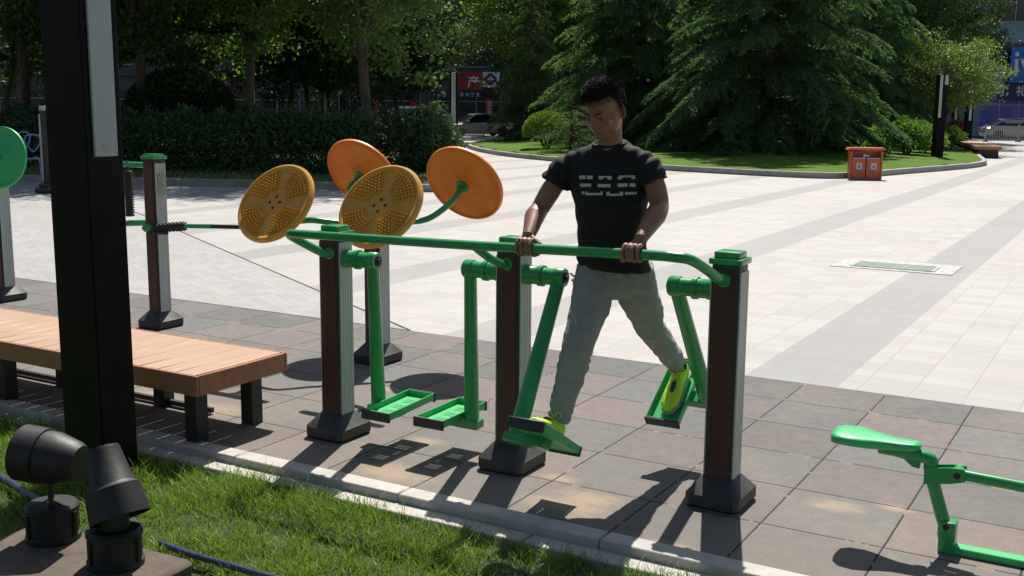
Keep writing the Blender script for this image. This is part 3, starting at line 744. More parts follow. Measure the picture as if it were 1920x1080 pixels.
for s_ in (-1, 1):
    bm = BM(); ball(bm, H(s_*.030, -.0795, -.003), (.0125, .008, .0045), 14, 10, HR); e = ob('eye', bm, 'eye_white', man, ang=180)
    bm = BM(); ball(bm, H(s_*.030, -.0852, -.004), (.0052, .003, .0042), 12, 8, HR); ob('iris', bm, 'eye_dark', e, ang=180)
    bm = BM(); tube(bm, [H(s_*.014, -.094, .024), H(s_*.030, -.096, .030), H(s_*.047, -.084, .025)], [.0035, .0045, .0025], 8, sq=(1, .8)); ob('eyebrow', bm, 'hair', man, ang=180)
# hair: short, standing up a little at the front
t_ = bmesh.new(); bmesh.ops.create_icosphere(t_, subdivisions=6, radius=1)
for v in t_.verts:
    d = v.co.copy(); 
    base = Vector((d.x*.076, d.y*.096+.012, d.z*.092+.035))
    hl = .062 if d.y < -.35 else (.062-.075*min(1, (d.y+.35)/.45) if d.y < .1 else -.013-.06*min(1, (d.y-.1)/.7))
    k = max(0, min(1, (base.z-hl)/.030)); k = k*k*(3-2*k)
    th = .005 + .009*max(0, d.z)**1.5 + .006*max(0, -d.y)*max(0, d.z)
    th += .0035*noise.noise(Vector((d.x*9, d.y*9, d.z*9)))
    v.co = H(*(base + Vector((d.x, d.y, d.z))*(th*k - .012*(1-k))))
bm = BM(); add(bm, t_); hair = ob('hair', bm, 'hair', man, ang=180)
rgh = np.random.default_rng(9); HV = []
while len(HV) < 9000*4:
    d = Vector(rgh.normal(size=3)).normalized()
    if d.z < -.35: continue
    hl = .062 if d.y < -.35 else (.062-.075*min(1, (d.y+.35)/.45) if d.y < .1 else -.013-.06*min(1, (d.y-.1)/.7))
    base = Vector((d.x*.076, d.y*.096+.012, d.z*.092+.035))
    if base.z < hl-.010+.012*rgh.random(): continue
    k = min(1, max(.25, (base.z-hl+.012)/.05)); ln_ = (.006+.009*k*max(0, d.z))*(.6+.8*rgh.random())
    gr = (d*.6 + Vector((rgh.normal()*.12, -.80*max(0, d.z)-.1, .02)) + Vector((rgh.normal()*.07, rgh.normal()*.07, 0))).normalized()
    r0_ = base + d*(.001+.011*k); sd_ = gr.cross(Vector(rgh.normal(size=3))).normalized()*.0011
    for q in (r0_-sd_, r0_+sd_, r0_+gr*ln_+sd_*.2, r0_+gr*ln_-sd_*.2): HV.append(tuple(H(*q)))
quads('hair_strands', HV, 'hair', hair)
# t-shirt
bm = BM()
loft(bm, [((-.282, -2.335, 1.005), (.176, -.02, 0), (0, .118, 0)), ((-.283, -2.345, 1.03), (.181, -.02, 0), (0, .122, .01)), ((-.285, -2.36, 1.12), (.168, -.02, 0), (0, .115, .01)), ((-.285, -2.375, 1.22), (.166, -.01, 0), (0, .112, .01)),
  ((-.285, -2.39, 1.33), (.180, -.01, 0), (0, .118, .02)), ((-.285, -2.40, 1.42), (.195, 0, 0), (0, .115, .02)), ((-.285, -2.41, 1.485), (.200, 0, .0), (0, .095, .02)), ((-.285, -2.415, 1.53), (.165, 0, 0), (0, .075, .02)), ((-.282, -2.42, 1.562), (.105, 0, 0), (0, .068, .018)), ((-.280, -2.42, 1.578), (.078, 0, 0), (0, .066, .018))], 28, .9)
def sleeve(sh, el, f, side):
    sh, el = Vector(sh), Vector(el); d = (el-sh)
    tube(bm, [sh+d*.07, sh+d*.3*f, sh+d*.62*f, sh+d*f], [.044, .057, .063, .070], 20); ball(bm, sh+Vector((-side*.016, 0, -.022)), (.054, .054, .054), 20, 14)
    tube(bm, [(-.282-side*-.045, -2.42, 1.535), sh+Vector((-side*.07, 0, .004)), sh+Vector((-side*.015, 0, -.020))], [.042, .050, .050], 18)
sleeve(PY(1070, 298, -2.42), PY(1013, 390, -2.47), .50, -1); sleeve(PY(1213, 296, -2.42), PY(1236, 384, -2.43), .52, 1)
def wr_shirt(p):
    f = noise.noise(Vector((p.x*9+3, p.y*6, p.z*7-p.x*6)))*.006 + noise.noise(Vector((p.x*22, p.y*14, p.z*16+p.x*14)))*.0028
    lo = max(0, 1-(abs(p.z-1.06)/.10)); f += lo*.005*math.sin(p.z*90+p.x*12)
    side = abs(p.x+.285)/.25; f += .0035*side*math.sin((p.z*1.2-abs(p.x+.285)*1.6)*62)
    return f
shirt = remesh('t_shirt', bm, 'shirt_black', .0062, man, 3, .5, wr_shirt)
# print on the chest: three rows of cut block lettering
me = shirt.data; so = wl(shirt)
bvh = BVHTree.FromPolygons([v.co+so for v in me.vertices], [p.vertices[:] for p in me.polygons])
bm = BM()
def patch(x0, x1, y0, y1):
    """a block of the print, pixel box on the chest, laid on the cloth"""
    a, b_, c_, d_ = (PY(x, y, -2.52) for x, y in ((x0, y1), (x1, y1), (x1, y0), (x0, y0))); nx_, nz_ = max(2, int((x1-x0)/4)), 3; g = []
    for i in range(nx_+1):
        row = []
        for j in range(nz_+1):
            p = a.lerp(b_, i/nx_).lerp(d_.lerp(c_, i/nx_), j/nz_); h = bvh.ray_cast(Vector((p.x, -3.0, p.z)), Vector((0, 1, 0)))
            row.append(bm.verts.new((h[0] + h[1]*.0022) if h[0] else p))
        g.append(row)
    for i in range(nx_):
        for j in range(nz_): bm.faces.new((g[i][j], g[i+1][j], g[i+1][j+1], g[i][j+1]))
S_ = 2.7; X0_, Y0_ = 940, 120
for x0, x1, y0, y1 in ((388, 420, 566, 584), (428, 456, 566, 584), (487, 552, 568, 576), (492, 512, 576, 586), (534, 554, 576, 586), (584, 656, 566, 575), (580, 600, 575, 585), (640, 658, 575, 585),
   (394, 452, 606, 622), (487, 549, 608, 624), (583, 624, 606, 624), (634, 658, 606, 624),
   (398, 412, 646, 660), (418, 432, 646, 664), (424, 510, 653, 664), (500, 510, 645, 655), (529, 545, 648, 666), (545, 606, 658, 668), (590, 606, 648, 660), (614, 658, 650, 664)):
    patch(X0_+x0/S_, X0_+x1/S_, Y0_+y0/S_, Y0_+y1/S_)
ob('chest_print', bm, 'print_cream', shirt, ang=180)
# collar band
bm = BM(); pts = []
for k in range(25):
    a = 2*math.pi*k/24; pts.append(Vector((-.279+math.cos(a)*.074, -2.422+math.sin(a)*.066, 1.575+math.sin(a)*.014)))
tube(bm, pts, .007, 8, sq=(1, 1)); ob('collar', bm, 'shirt_black', shirt, ang=180)
# trousers
bm = BM()
loft(bm, [((-.28, -2.315, .875), (.10, 0, 0), (0, .085, 0)), ((-.28, -2.32, .93), (.160, 0, 0), (0, .112, 0)), ((-.28, -2.33, 1.02), (.165, 0, 0), (0, .108, 0)), ((-.28, -2.34, 1.06), (.15, 0, 0), (0, .10, 0))], 24)
def leg(h_, k_, a_, nrm, cuffr):
    h_, k_, a_ = Vector(h_), Vector(k_), Vector(a_)
    pts = curve([h_+Vector((0, 0, .04)), h_.lerp(k_, .35), h_.lerp(k_, .7), k_, k_.lerp(a_, .35), k_.lerp(a_, .7), a_+(a_-k_).normalized()*.0, ], 3)
    rs = list(np.interp(np.linspace(0, 6, len(pts)), range(7), [.095, .094, .084, .072, .065, .057, cuffr]))
    tube(bm, pts, rs, 20)
leg(HL, KL, AF + (KL-AF).normalized()*-.01, Zf, .049); leg(HR2, KR_, AB+(KR_-AB).normalized()*.01, Zb, .046)
def wr_tr(p):
    f = noise.noise(Vector((p.x*10, p.y*8, p.z*9)))*.008 + noise.noise(Vector((p.x*26+5, p.y*20, p.z*34)))*.0045
    f += (.0042 if p.z < .66 else .0018)*math.sin(p.z*95 + p.x*40 + 9*noise.noise(Vector((p.x*9, p.y*9, p.z*8))))*max(0, noise.noise(Vector((p.x*7+1, p.y*7, p.z*6)))+.45)
    if p.z > .93: f += .003*math.sin(p.x*110)
    return f
tro = remesh('trousers', bm, 'trouser_grey', .0065, man, 3, .5, wr_tr)
# torn cloth at the knees
bm = BM(); rg = random.Random(4)
for c_, n_ in ((PY(1076, 596, -2.63), 7), (PY(1226, 645, -2.25), 6), (PY(1075, 520, -2.44), 5)):
    for k in range(n_):
        p = Vector(c_) + Vector((rg.uniform(-.014, .014), 0, rg.uniform(-.022, .022))); q = p + Vector((rg.uniform(-.016, .01), -.014, rg.uniform(.002, .016)))
        w2 = Vector((0, .003, .006)); bm.faces.new([bm.verts.new(v) for v in (p-w2, p+w2, q+w2*.3, q-w2*.5)])
ob('torn_threads', bm, 'print_cream', tro)
# trainers
def shoe(C, Yv, Zn, x):
    toe = -Yv; X = Vector((1, 0, 0)); C = Vector((x, C.y, C.z)) + Zn*.004
    def q(f, s_, u_): return C + toe*f + X*s_ + Zn*u_
    M3 = Matrix((X, toe, Zn)).transposed()
    bm = BM()
    sec = [(-.125, .024, .055, .060), (-.105, .034, .058, .066), (-.06, .036, .055, .056), (-.01, .037, .048, .044), (.04, .043, .040, .034), (.08, .046, .033, .028), (.115, .040, .027, .022), (.142, .022, .022, .014)]
    loft(bm, [(q(f, 0, .018+u_), X*w_, Zn*h_) for f, w_, u_, h_ in [(a, b2, c2*.62, d2*.62+.004) for a, b2, c2, d2 in sec]], 20, .85)
    tube(bm, [q(-.085, 0, .03), q(-.075, 0, .075), q(-.078, 0, .108)], [.036, .038, .040], 18, sq=(1, 1))
    o = remesh('shoe', bm, 'shoe_lime', .0042, man, 3, .5)
    bm = BM()
    loft(bm, [(q(f, 0, .010), X*w_, Zn*.010) for f, w_ in ((-.135, .022), (-.12, .034), (-.07, .038), (0, .039), (.06, .047), (.10, .047), (.135, .034), (.150, .016))], 16, .6)
    ob('sole', bm, 'shoe_sole', o)
    bm = BM()
    for k in range(5):
        f = -.028+k*.022; u_ = .088-k*.0085
        tube(bm, [q(f, -.020, u_-.006), q(f+.006, 0, u_+.003), q(f+.002, .020, u_-.006)], .0028, 6)
    t3 = BM(); ball(t3, q(.012, 0, .0625), (.0155, .050, .0205), 14, 10, M3); ob('tongue', t3, 'black_rubber', o)
    for s_ in (-1, 1):
        tube(bm, curve([q(-.032, 0, .094), q(-.02, s_*.018, .118), q(-.03, s_*.034, .112), q(-.038, s_*.020, .094), q(-.032, 0, .094)], 5), .0028, 6)
    ob('laces', bm, 'shoe_lime', o)
    bm = BM(); tube(bm, [q(-.078, 0, .095), q(-.080, 0, .122)], [.041, .037], 16); ob('sock', bm, 'shirt_black', o)
shoe(TF[0], TF[1], TF[2], TF[0].x); shoe(TB[0], TB[1], TB[2], TB[0].x+.012)

# ------------------------------------------------------------------ wooden platform bench
BX0, BX1, BY0, BY1, BZ = -5.6, -2.21, -3.06, -2.40, .395
bn = thing('bench', (-3.6, -2.73, 0), 'long low bench of brown planks on black legs, behind the big black lamp column', 'bench')
bm = BM(); x = BX1-.028
while x > BX0: box(bm, (x-.066, (BY0+BY1)/2, BZ-.012), (.128, BY1-BY0-.036, .024), .003); x -= .134
ob('seat', bm, 'wood_plank', bn)
bm = BM()
for y in (BY0+.008, BY1-.008): box(bm, ((BX0+BX1)/2, y, BZ-.052), (BX1-BX0, .018, .105), .004)
for x in (BX0+.008, BX1-.008): box(bm, (x, (BY0+BY1)/2, BZ-.052), (.018, BY1-BY0-.037, .105), .004)
ob('fascia', bm, 'wood_fascia', bn)
for x in (-2.36, -3.05, -3.92, -4.8):
    for y in (BY0+.13, BY1-.13):
        bm = BM(); box(bm, (x, y, (BZ-.10)/2+.004), (.085, .085, BZ-.10), .004); ob('leg', bm, 'bench_leg', bn)
bm = BM()
for y in (BY0+.13, BY1-.13): box(bm, ((BX0+BX1)/2, y, BZ-.12), (BX1-BX0-.2, .05, .04), .003)
box(bm, ((BX0+BX1)/2-.2, BY1-.13, .03), (BX1-BX0-.5, .03, .03), .003)
ob('frame', bm, 'bench_leg', bn)

# ------------------------------------------------------------------ lamp columns
def lamp_column(loc, rot, w, d, h, panels, label, grp=None):
    o = thing('lamp_column', (0, 0, 0), label, 'lamp post', grp)
    bm = BM(); box(bm, (0, 0, h/2), (w, d, h), .006); box(bm, (0, 0, .015), (w+.08, d+.08, .03), .004); ob('column', bm, 'black_paint', o)
    for side, off, pw, z0, z1 in panels:
        bm = BM()
        if side in 'xX': 
            s_ = 1 if side == 'X' else -1; box(bm, (s_*(w/2+.004), off, (z0+z1)/2), (.016, pw, z1-z0), .003)
        else:
            s_ = 1 if side == 'Y' else -1; box(bm, (off, s_*(d/2+.004), (z0+z1)/2), (pw, .016, z1-z0), .003)
        pn = ob('light_panel', bm, 'lamp_panel', o)
        if loc[1] < 0:
            bm = BM(); lathe(bm, [(.009, 0), (.008, .003), (0, .003)], (s_*(w/2+.012), off, z0+.045), (s_, 0, 0), 10); lathe(bm, [(.022, 0), (.020, .002), (0, .002)], (s_*(w/2+.0125), off, z0+.045), (s_, 0, 0), 16); ob('screw', bm, 'grey_aluminium', pn)
    o.location = loc; o.rotation_euler = (0, 0, rot); return o
lamp_column((-2.515, -3.40, -.06), 0, .275, .205, 3.1, [('X', .0, .128, 1.55, 3.02)], 'huge near black square lamp column with a pale light panel on its right face')
LG = 'black lamp columns across the plaza'
def lampfar(px, t, h, rot, pn, lab): p = ST(px, t, .0); return lamp_column((p.x, p.y, 0), rot, .30, .30, h, pn, lab, LG)
vr = -YAW
lampfar(850, 42.7, 3.1, vr, [('y', -.01, .17, 1.05, 3.09)], 'black lamp column with a pale strip, in front of the silver car by the plaza')
lampfar(1749, 37.8, 3.0, vr+.1, [('y', -.09, .10, 1.55, 2.98), ('y', .085, .12, 2.66, 2.98)], 'black lamp column on the lawn tip beside the orange waste bin')
lampfar(1803, 52, 3.2, vr, [('y', .0, .12, 1.35, 3.15)], 'slender black lamp column beside the far wooden bench')
lampfar(613, 48, 3.3, vr, [('y', .0, .16, 1.2, 3.2)], 'black lamp column with a pale strip in the dark between the left trunks')
lampfar(1777, 62, 3.2, vr, [('y', .0, .12, 1.3, 3.1)], 'faintest lamp column, half hidden by leaves between two nearer ones')

# ------------------------------------------------------------------ garden spotlights on a stone block, hoses
sb = BM(); box(sb, (-1.64, -4.33, -.09), (.84, .58, .20), .02, Matrix.Rotation(R(4), 3, 'Z')); 
for v in sb.verts: v.co += Vector((noise.noise(v.co*6), noise.noise(v.co*6+Vector((9,0,0))), 0))*.012
tag(ob('stone_block', sb, 'block_stone', base=(-1.6, -4.3, -.1)), 'brown stone plinth in the grass under the two black spotlights', 'stone block')
def spot(cx, cy, z0, dirv, r_, ln, label, yoke=False, flat=False):
    o = thing('spotlight', (cx, cy, z0), label, 'spotlight', 'garden spotlights on the stone block')
    bm = BM(); lathe(bm, [(.105, 0), (.105, .02), (.097, .026), (.097, .115), (.104, .12), (.104, .136), (.094, .146), (0, .148)], (cx, cy, z0), (0, 0, 1), 32)
    for k in range(6):
        a = k*math.pi/3+.3; box(bm, (cx+math.cos(a)*.100, cy+math.sin(a)*.100, z0+.07), (.012, .02, .10), .002, Matrix.Rotation(a, 3, 'Z'))
    ob('base', bm, 'black_plastic', o)
    d = Vector(dirv).normalized(); hc = Vector((cx, cy, z0+(.335 if yoke else .305)))
    bm = BM()
    if yoke:
        for s_ in (-1, 1): 
            q = Vector((cx+s_*.045, cy-s_*.035, 0)); tube(bm, [(q.x, q.y, z0+.13), (q.x, q.y, z0+.27)], .010, 8)
        tube(bm, curve([(cx, cy, z0+.137), (cx+.04, cy-.02, z0+.165), (cx+.055, cy, z0+.15), (cx+.02, cy+.03, z0+.14)], 5), .0035, 6)
    else: tube(bm, [(cx, cy, z0+.12), hc-d*ln*.1], [.06, .055], 16)
    ob('bracket', bm, 'black_plastic', o)
    bm = BM(); seg = 32
    if yoke: prof = [(.0, -ln*.52), (.070, -ln*.52), (.082, -ln*.44), (r_*.93, -ln*.1), (r_*.93, ln*.05), (r_, ln*.06), (r_, ln*.42), (r_*.93, ln*.42), (r_*.9, ln*.1), (0, ln*.1)]
    else: prof = [(0, -ln*.55), (r_*.60, -ln*.55), (r_*.64, -ln*.50), (r_*.80, -ln*.02), (r_*.84, 0), (r_*.98, .01), (r_*1.08, ln*.46), (r_*1.0, ln*.46), (r_*.9, .05), (0, .05)]
    lathe(bm, prof, hc, d, seg); ob('head', bm, 'black_plastic', o)
    bm = BM(); lathe(bm, [(0, 0), (r_*.88, 0), (r_*.88, .004), (0, .008)], hc+d*ln*.12, d, 28); ob('lens', bm, 'car_glass', o)
    return o
spot(-1.455, -4.20, .012, (.42, -.10, -.80), .104, .27, 'right hand spotlight tilted down over its round base')
spot(-1.87, -4.16, .012, (-.86, -.30, .10), .112, .27, 'left hand spotlight on a yoke above its base, aimed up and away', True)
def hose(pts, r_, label):
    bm = BM(); c = curve(pts, 14); tube(bm, c, [r_*(1+.09*(k % 2)) for k in range(len(c))], 10)
    tag(ob('hose', bm, 'hose_blue', base=pts[0]), label, 'hose', 'ribbed hoses in the grass')
g_ = lambda x, y, z=-.01: G(x, y, z)
hose([g_(-150, 800), g_(-60, 850), g_(0, 893), g_(40, 918), g_(90, 950), g_(130, 985)], .017, 'blue grey ribbed hose in the grass left of the spotlights')
hose([g_(300, 1018), g_(360, 1040), g_(430, 1060), g_(520, 1085), g_(640, 1110)], .013, 'dark hose in the grass right of the spotlights')

# ------------------------------------------------------------------ lawn in front
def blades(n, x0, x1, y0, y1, z, hmin, hmax, w_, rng, keep=None):
    X = rng.uniform(x0, x1, n); Y = rng.uniform(y0, y1, n)
    cl = np.array([noise.noise(Vector((a*2.6, b*2.6, 0))) + .5*noise.noise(Vector((a*8, b*8, 3))) for a, b in zip(X, Y)])
    k = rng.random(n) < (.72 + .8*cl)
    if keep is not None: k &= keep(X, Y)
    X, Y, cl = X[k], Y[k], cl[k]; n = len(X)
    h = rng.uniform(hmin, hmax, n)*(1+.55*cl); a = rng.uniform(0, 2*np.pi, n); ln = rng.uniform(.15, 1.0, n)*h
    d = np.stack([np.cos(a), np.sin(a)], 1); f = rng.uniform(0, np.pi, n); s = np.stack([np.cos(f), np.sin(f), np.zeros(n)], 1)*w_*rng.uniform(.6, 1.3, n)[:, None]
    def lv(t): 
        o = np.zeros((n, 3)); o[:, :2] = np.stack([X, Y], 1) + d*(ln*t**2)[:, None]; o[:, 2] = z + h*(t-.25*t*t*(ln/h)); return o
    p0, p1, p2, p3 = lv(0), lv(.4), lv(.75), lv(1.)
    V = np.stack([p0-s, p0+s, p1+s*.9, p1-s*.9, p1-s*.9, p1+s*.9, p2+s*.6, p2-s*.6, p2-s*.6, p2+s*.6, p3+s*.08, p3-s*.08], 1)
    return V.reshape(-1, 3)
def offkerb(X, Y):
    blk = (abs(X+1.6) < .44) & (abs(Y+4.3) < .32); col = (abs(X+2.57) < .2) & (abs(Y+3.4) < .11)
    return ~blk & ~col & (Y < -3.105 + .045*np.sin(X*3.1) + .03*np.sin(X*11))
rg1 = np.random.default_rng(11)
V = np.concatenate([blades(140000, -5.2, 1.5, -5.2, -3.08, -.06, .028, .078, .0022, rg1, offkerb), blades(30000, -8, 3, -7, -3.1, -.06, .03, .08, .004, rg1, offkerb),
                    blades(5000, -5.2, 1.5, -3.9, -3.08, -.06, .07, .14, .0018, rg1, offkerb)])
tag(quads('grass', V, 'grass_blade'), 'bright green long grass of the lawn along the pale kerb', 'grass', kind='stuff')
V = np.concatenate([blades(7000, -5.2, 1.5, -5.2, -3.08, -.06, .02, .07, .0018, rg1, offkerb)])
tag(quads('dry_grass', V, 'grass_dry'), 'dry straw coloured blades among the green lawn', 'grass', kind='stuff')

# ------------------------------------------------------------------ vegetation
def rim(n, rng):
    v = rng.normal(size=(n, 3)); return v/np.linalg.norm(v, axis=1, keepdims=True)
def make_tree(seed, H_, Rc, zb, tr, nclu, nleaf, ls, leaf, bark='bark', fork=3., droop=.0, cr=.55, name='leafy_tree', nl=5):
    rng = np.random.default_rng(seed); root = thing(name, (0, 0, 0), 'tree', 'tree')
    bm = BM(); tips = []
    top = Vector((rng.normal()*.15, rng.normal()*.15, fork)); kk = 6
    tube(bm, [(0, 0, -.1), (0, 0, .15), (.02, 0, fork*.4), (top.x*.7, top.y*.7, fork*.75), top], [tr*1.35, tr*1.05, tr*.9, tr*.82, tr*.85], 12)
    for k in range(nl):
        a = 2*math.pi*(k+rng.random()*.5)/nl; e = rng.uniform(.5, .9)*Rc*.75; zt = rng.uniform(.55, .95)*(H_-fork)+fork
        if k == 0: e = .3; zt = H_*.92
        c = curve([top-Vector((0, 0, .15)), top+Vector((math.cos(a)*e*.3, math.sin(a)*e*.3, (zt-fork)*.35)), top+Vector((math.cos(a)*e*.7, math.sin(a)*e*.7, (zt-fork)*.7)), Vector((top.x+math.cos(a)*e, top.y+math.sin(a)*e, zt))], 4)
        rs = list(np.linspace(tr*.55, tr*.09, len(c))); tube(bm, c, rs, 8)
        for q in range(9):
            i = int(rng.integers(2, len(c)-1)); p = c[i]; a2 = a+rng.normal()*1.2; l_ = rng.uniform(.4, 1)*Rc*.5
            e2 = p+Vector((math.cos(a2)*l_, math.sin(a2)*l_, rng.uniform(-.25, .5)*l_)); m_ = p.lerp(e2, .5)+Vector((0, 0, .1*l_))
            tube(bm, [p, m_, e2], [rs[i]*.5, rs[i]*.3, .008], 5, cap=False); tips += [m_, e2]
    tk = ob('trunk', bm, bark, root)
    # crown: clusters on an uneven shell and inside it
    cz = (H_+zb)/2; hz = (H_-zb)/2; d = rim(nclu, rng); rr = rng.random(nclu)**.35
    lump = np.array([1+.38*noise.noise(Vector((x*1.9+seed, y*1.9, z*1.9))) for x, y, z in d])
    C_ = d*rr[:, None]*lump[:, None]*np.array([Rc, Rc, hz]) + np.array([0, 0, cz])
    C_ = np.concatenate([C_, np.array([[*t_] for t_ in tips])]); C_ = C_[C_[:, 2] > zb*.85]
    per = nleaf//len(C_); sz = cr*(.6+.8*rng.random(len(C_)))
    P = np.repeat(C_, per, 0) + rng.normal(size=(len(C_)*per, 3))*np.repeat(sz, per)[:, None]*np.array([.55, .55, .30])
    dirs = np.tile(np.array([0, 0, -.35-droop]), (len(P), 1))
    o = quads('crown', leafquads(P, ls, ls*.72, rng, dirs, .8), leaf, root)
    return root
def make_conifer(seed, H_, Rc, zb, leaf, npb=9, name='cedar_tree', dens=1., sz=.17, p_=.85):
    rng = np.random.default_rng(seed); root = thing(name, (0, 0, 0), 'tree', 'tree')
    bm = BM(); tube(bm, [(0, 0, -.1), (0, 0, H_*.3), (.05, 0, H_*.6), (0, 0, H_)], [Rc*.055, Rc*.045, Rc*.03, .02], 10)
    PP, DD = [], []; z = zb
    while z < H_-.3:
        f = 1-(z-zb)/(H_-zb); n = max(4, int(npb*(.6+.5*f)))
        for k in range(n):
            a = 2*math.pi*(k+rng.random())/n + z*1.7; Lb = Rc*(f**p_)*rng.uniform(.62, 1.12)+.25
            lift = rng.uniform(-.02, .22); zz = z + rng.normal()*.10
            S = np.linspace(0, 1, 7); dx, dy = math.cos(a), math.sin(a)
            path = np.stack([dx*Lb*S, dy*Lb*S, zz + Lb*(lift*S - .30*S**3.2)], 1)
            tube(bm, [tuple(p) for p in path[::2]], [.035*Lb/2+.01, .02, .012, .004], 5, cap=False)
            nt_ = int(14*dens*max(1, Lb*1.1))
            for j in range(nt_):
                s_ = .18+.82*rng.random()**.75; i = min(5, int(s_*6)); u_ = s_*6-i; p0 = path[i]*(1-u_)+path[i+1]*u_
                side = rng.choice([-1, 1]); tl = (.20+.42*(1-s_*.7))*Lb*.42*rng.uniform(.5, 1.1)
                td = np.array([dx*.75 - side*dy*.75, dy*.75 + side*dx*.75, -.18]); m_ = max(4, int(tl/.055*1.5))
                w_ = rng.random(m_)
                q = p0 + td*(tl*w_)[:, None] + np.array([0, 0, -1])*(tl*.55*w_**2)[:, None] + rng.normal(size=(m_, 3))*np.array([.035, .035, .018])
                PP.append(q); DD.append(np.tile(td*.9+np.array([0, 0, -.35]), (m_, 1)))
        z += rng.uniform(.42, .62)*(.35+.75*Rc/5)
    ob('trunk', bm, 'bark', root); P = np.concatenate(PP); D = np.concatenate(DD)
    quads('crown', leafquads(P, sz, sz*.24, rng, D*1.8, 1.6, .35), leaf, root)
    return root
def make_shrub(seed, rx_, ry_, rz_, n, ls, leaf, name='shrub', shell=.5, up=.5, stems=True, tight=False):
    rng = np.random.default_rng(seed); root = thing(name, (0, 0, 0), 'shrub', 'shrub'); d = rim(n, rng); d[:, 2] = np.where(d[:, 2] < -.3, -d[:, 2], d[:, 2])
    rr = rng.random(n)**(.12 if tight else shell)
    lump = 1 if tight else np.array([1+.35*noise.noise(Vector((x*2.6+seed, y*2.6, z*2.6))) for x, y, z in d])[:, None]
    P = d*rr[:, None]*lump*np.array([rx_, ry_, rz_]) + np.array([0, 0, rz_*.95 if tight else rz_*.8]); P[:, 2] = np.abs(P[:, 2])
    quads('foliage', leafquads(P, ls, ls*.6, rng, d*.6+np.array([0, 0, up]), .6), leaf, root)
    bm = BM()
    for k in range(9):
        a = k*.7; tube(bm, [(0, 0, -.05), (math.cos(a)*rx_*.3, math.sin(a)*ry_*.3, rz_*.6), (math.cos(a)*rx_*.6, math.sin(a)*ry_*.6, rz_*1.2)], [.03, .02, .006], 5, cap=False)
    ob('stems', bm, 'bark', root); return root
used = set()
def plant(proto, px, t, label, group=None, s=1., rot=None, sz=None, z=.14, cat=None):
    o = proto if proto.name not in used else copy_tree(proto); used.add(proto.name)
    p = ST(px, t); o.location = (p.x, p.y, z); o.rotation_euler = (0, 0, rot if rot is not None else (px*.37+t) % 6.28); o.scale = (s, s, sz or s)
    tag(o, label, cat, group); return o
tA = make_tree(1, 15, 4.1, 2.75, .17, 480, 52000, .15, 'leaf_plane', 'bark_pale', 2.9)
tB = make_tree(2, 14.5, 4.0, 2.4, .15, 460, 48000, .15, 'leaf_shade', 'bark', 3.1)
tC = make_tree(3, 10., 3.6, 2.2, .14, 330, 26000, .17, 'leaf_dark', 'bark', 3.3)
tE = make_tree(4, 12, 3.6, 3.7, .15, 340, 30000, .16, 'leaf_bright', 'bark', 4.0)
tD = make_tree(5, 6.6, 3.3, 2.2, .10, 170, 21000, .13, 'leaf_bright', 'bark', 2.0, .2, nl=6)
GL = 'broadleaf trees of the left grove'
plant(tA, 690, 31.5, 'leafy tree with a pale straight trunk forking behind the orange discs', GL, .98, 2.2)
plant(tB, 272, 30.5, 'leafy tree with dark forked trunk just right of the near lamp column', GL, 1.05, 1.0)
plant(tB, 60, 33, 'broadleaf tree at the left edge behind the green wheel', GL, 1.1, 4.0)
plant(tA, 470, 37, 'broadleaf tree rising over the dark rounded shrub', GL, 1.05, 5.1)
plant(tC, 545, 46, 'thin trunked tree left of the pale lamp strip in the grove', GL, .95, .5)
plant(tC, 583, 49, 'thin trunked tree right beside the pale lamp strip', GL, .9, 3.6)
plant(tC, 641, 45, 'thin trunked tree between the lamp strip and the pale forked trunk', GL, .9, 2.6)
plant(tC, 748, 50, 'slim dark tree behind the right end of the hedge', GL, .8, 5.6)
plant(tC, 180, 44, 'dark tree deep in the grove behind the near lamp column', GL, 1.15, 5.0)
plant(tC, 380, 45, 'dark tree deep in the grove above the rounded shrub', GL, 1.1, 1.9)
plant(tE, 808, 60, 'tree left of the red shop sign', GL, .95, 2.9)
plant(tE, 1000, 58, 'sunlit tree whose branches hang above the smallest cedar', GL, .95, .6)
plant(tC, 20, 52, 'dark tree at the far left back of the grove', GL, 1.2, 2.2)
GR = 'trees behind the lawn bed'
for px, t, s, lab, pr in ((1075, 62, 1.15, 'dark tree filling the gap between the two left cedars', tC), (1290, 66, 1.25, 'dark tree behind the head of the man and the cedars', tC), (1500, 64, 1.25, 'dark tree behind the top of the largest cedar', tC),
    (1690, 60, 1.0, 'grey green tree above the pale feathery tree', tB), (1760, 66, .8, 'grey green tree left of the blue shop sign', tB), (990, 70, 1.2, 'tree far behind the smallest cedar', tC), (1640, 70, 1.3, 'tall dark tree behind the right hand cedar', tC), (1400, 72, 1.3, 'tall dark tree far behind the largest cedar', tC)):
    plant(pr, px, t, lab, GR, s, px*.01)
plant(tD, 1757, 47, 'low spreading tree with pale feathery foliage right of the cedars', GR, .72, 1.2, sz=.74)
plant(tD, 1706, 50, 'second pale feathery tree, partly behind the largest cedar', GR, .6, 3.2, sz=.62)
k1 = make_conifer(21, 13, 5.2, .55, 'leaf_cedar', 11, dens=1.6, sz=.20, p_=.70)
k2 = make_conifer(22, 9, 3.0, .3, 'leaf_cedar_pale', 9, dens=1.1, sz=.15)
GC = 'cedars on the lawn bed'
plant(k1, 1428, 38.5, 'largest dark cedar with drooping branches, behind and left of the waste bin', GC, .86, 0, sz=.95)
plant(k1, 1198, 45, 'dark cedar directly behind the head of the man', GC, .66, 2.2, sz=.95)
plant(k1, 1612, 48, 'cedar between the largest cedar and the pale feathery tree', GC, .62, 4.0, sz=.85)
plant(k2, 992, 53, 'smallest cedar, pale and pyramid shaped, left of the clipped globe', GC, .74, 1.0, sz=.95)
plant(k2, 1120, 47, 'lighter cedar just left of the head of the man', GC, 1.0, 3.0, sz=1.1)
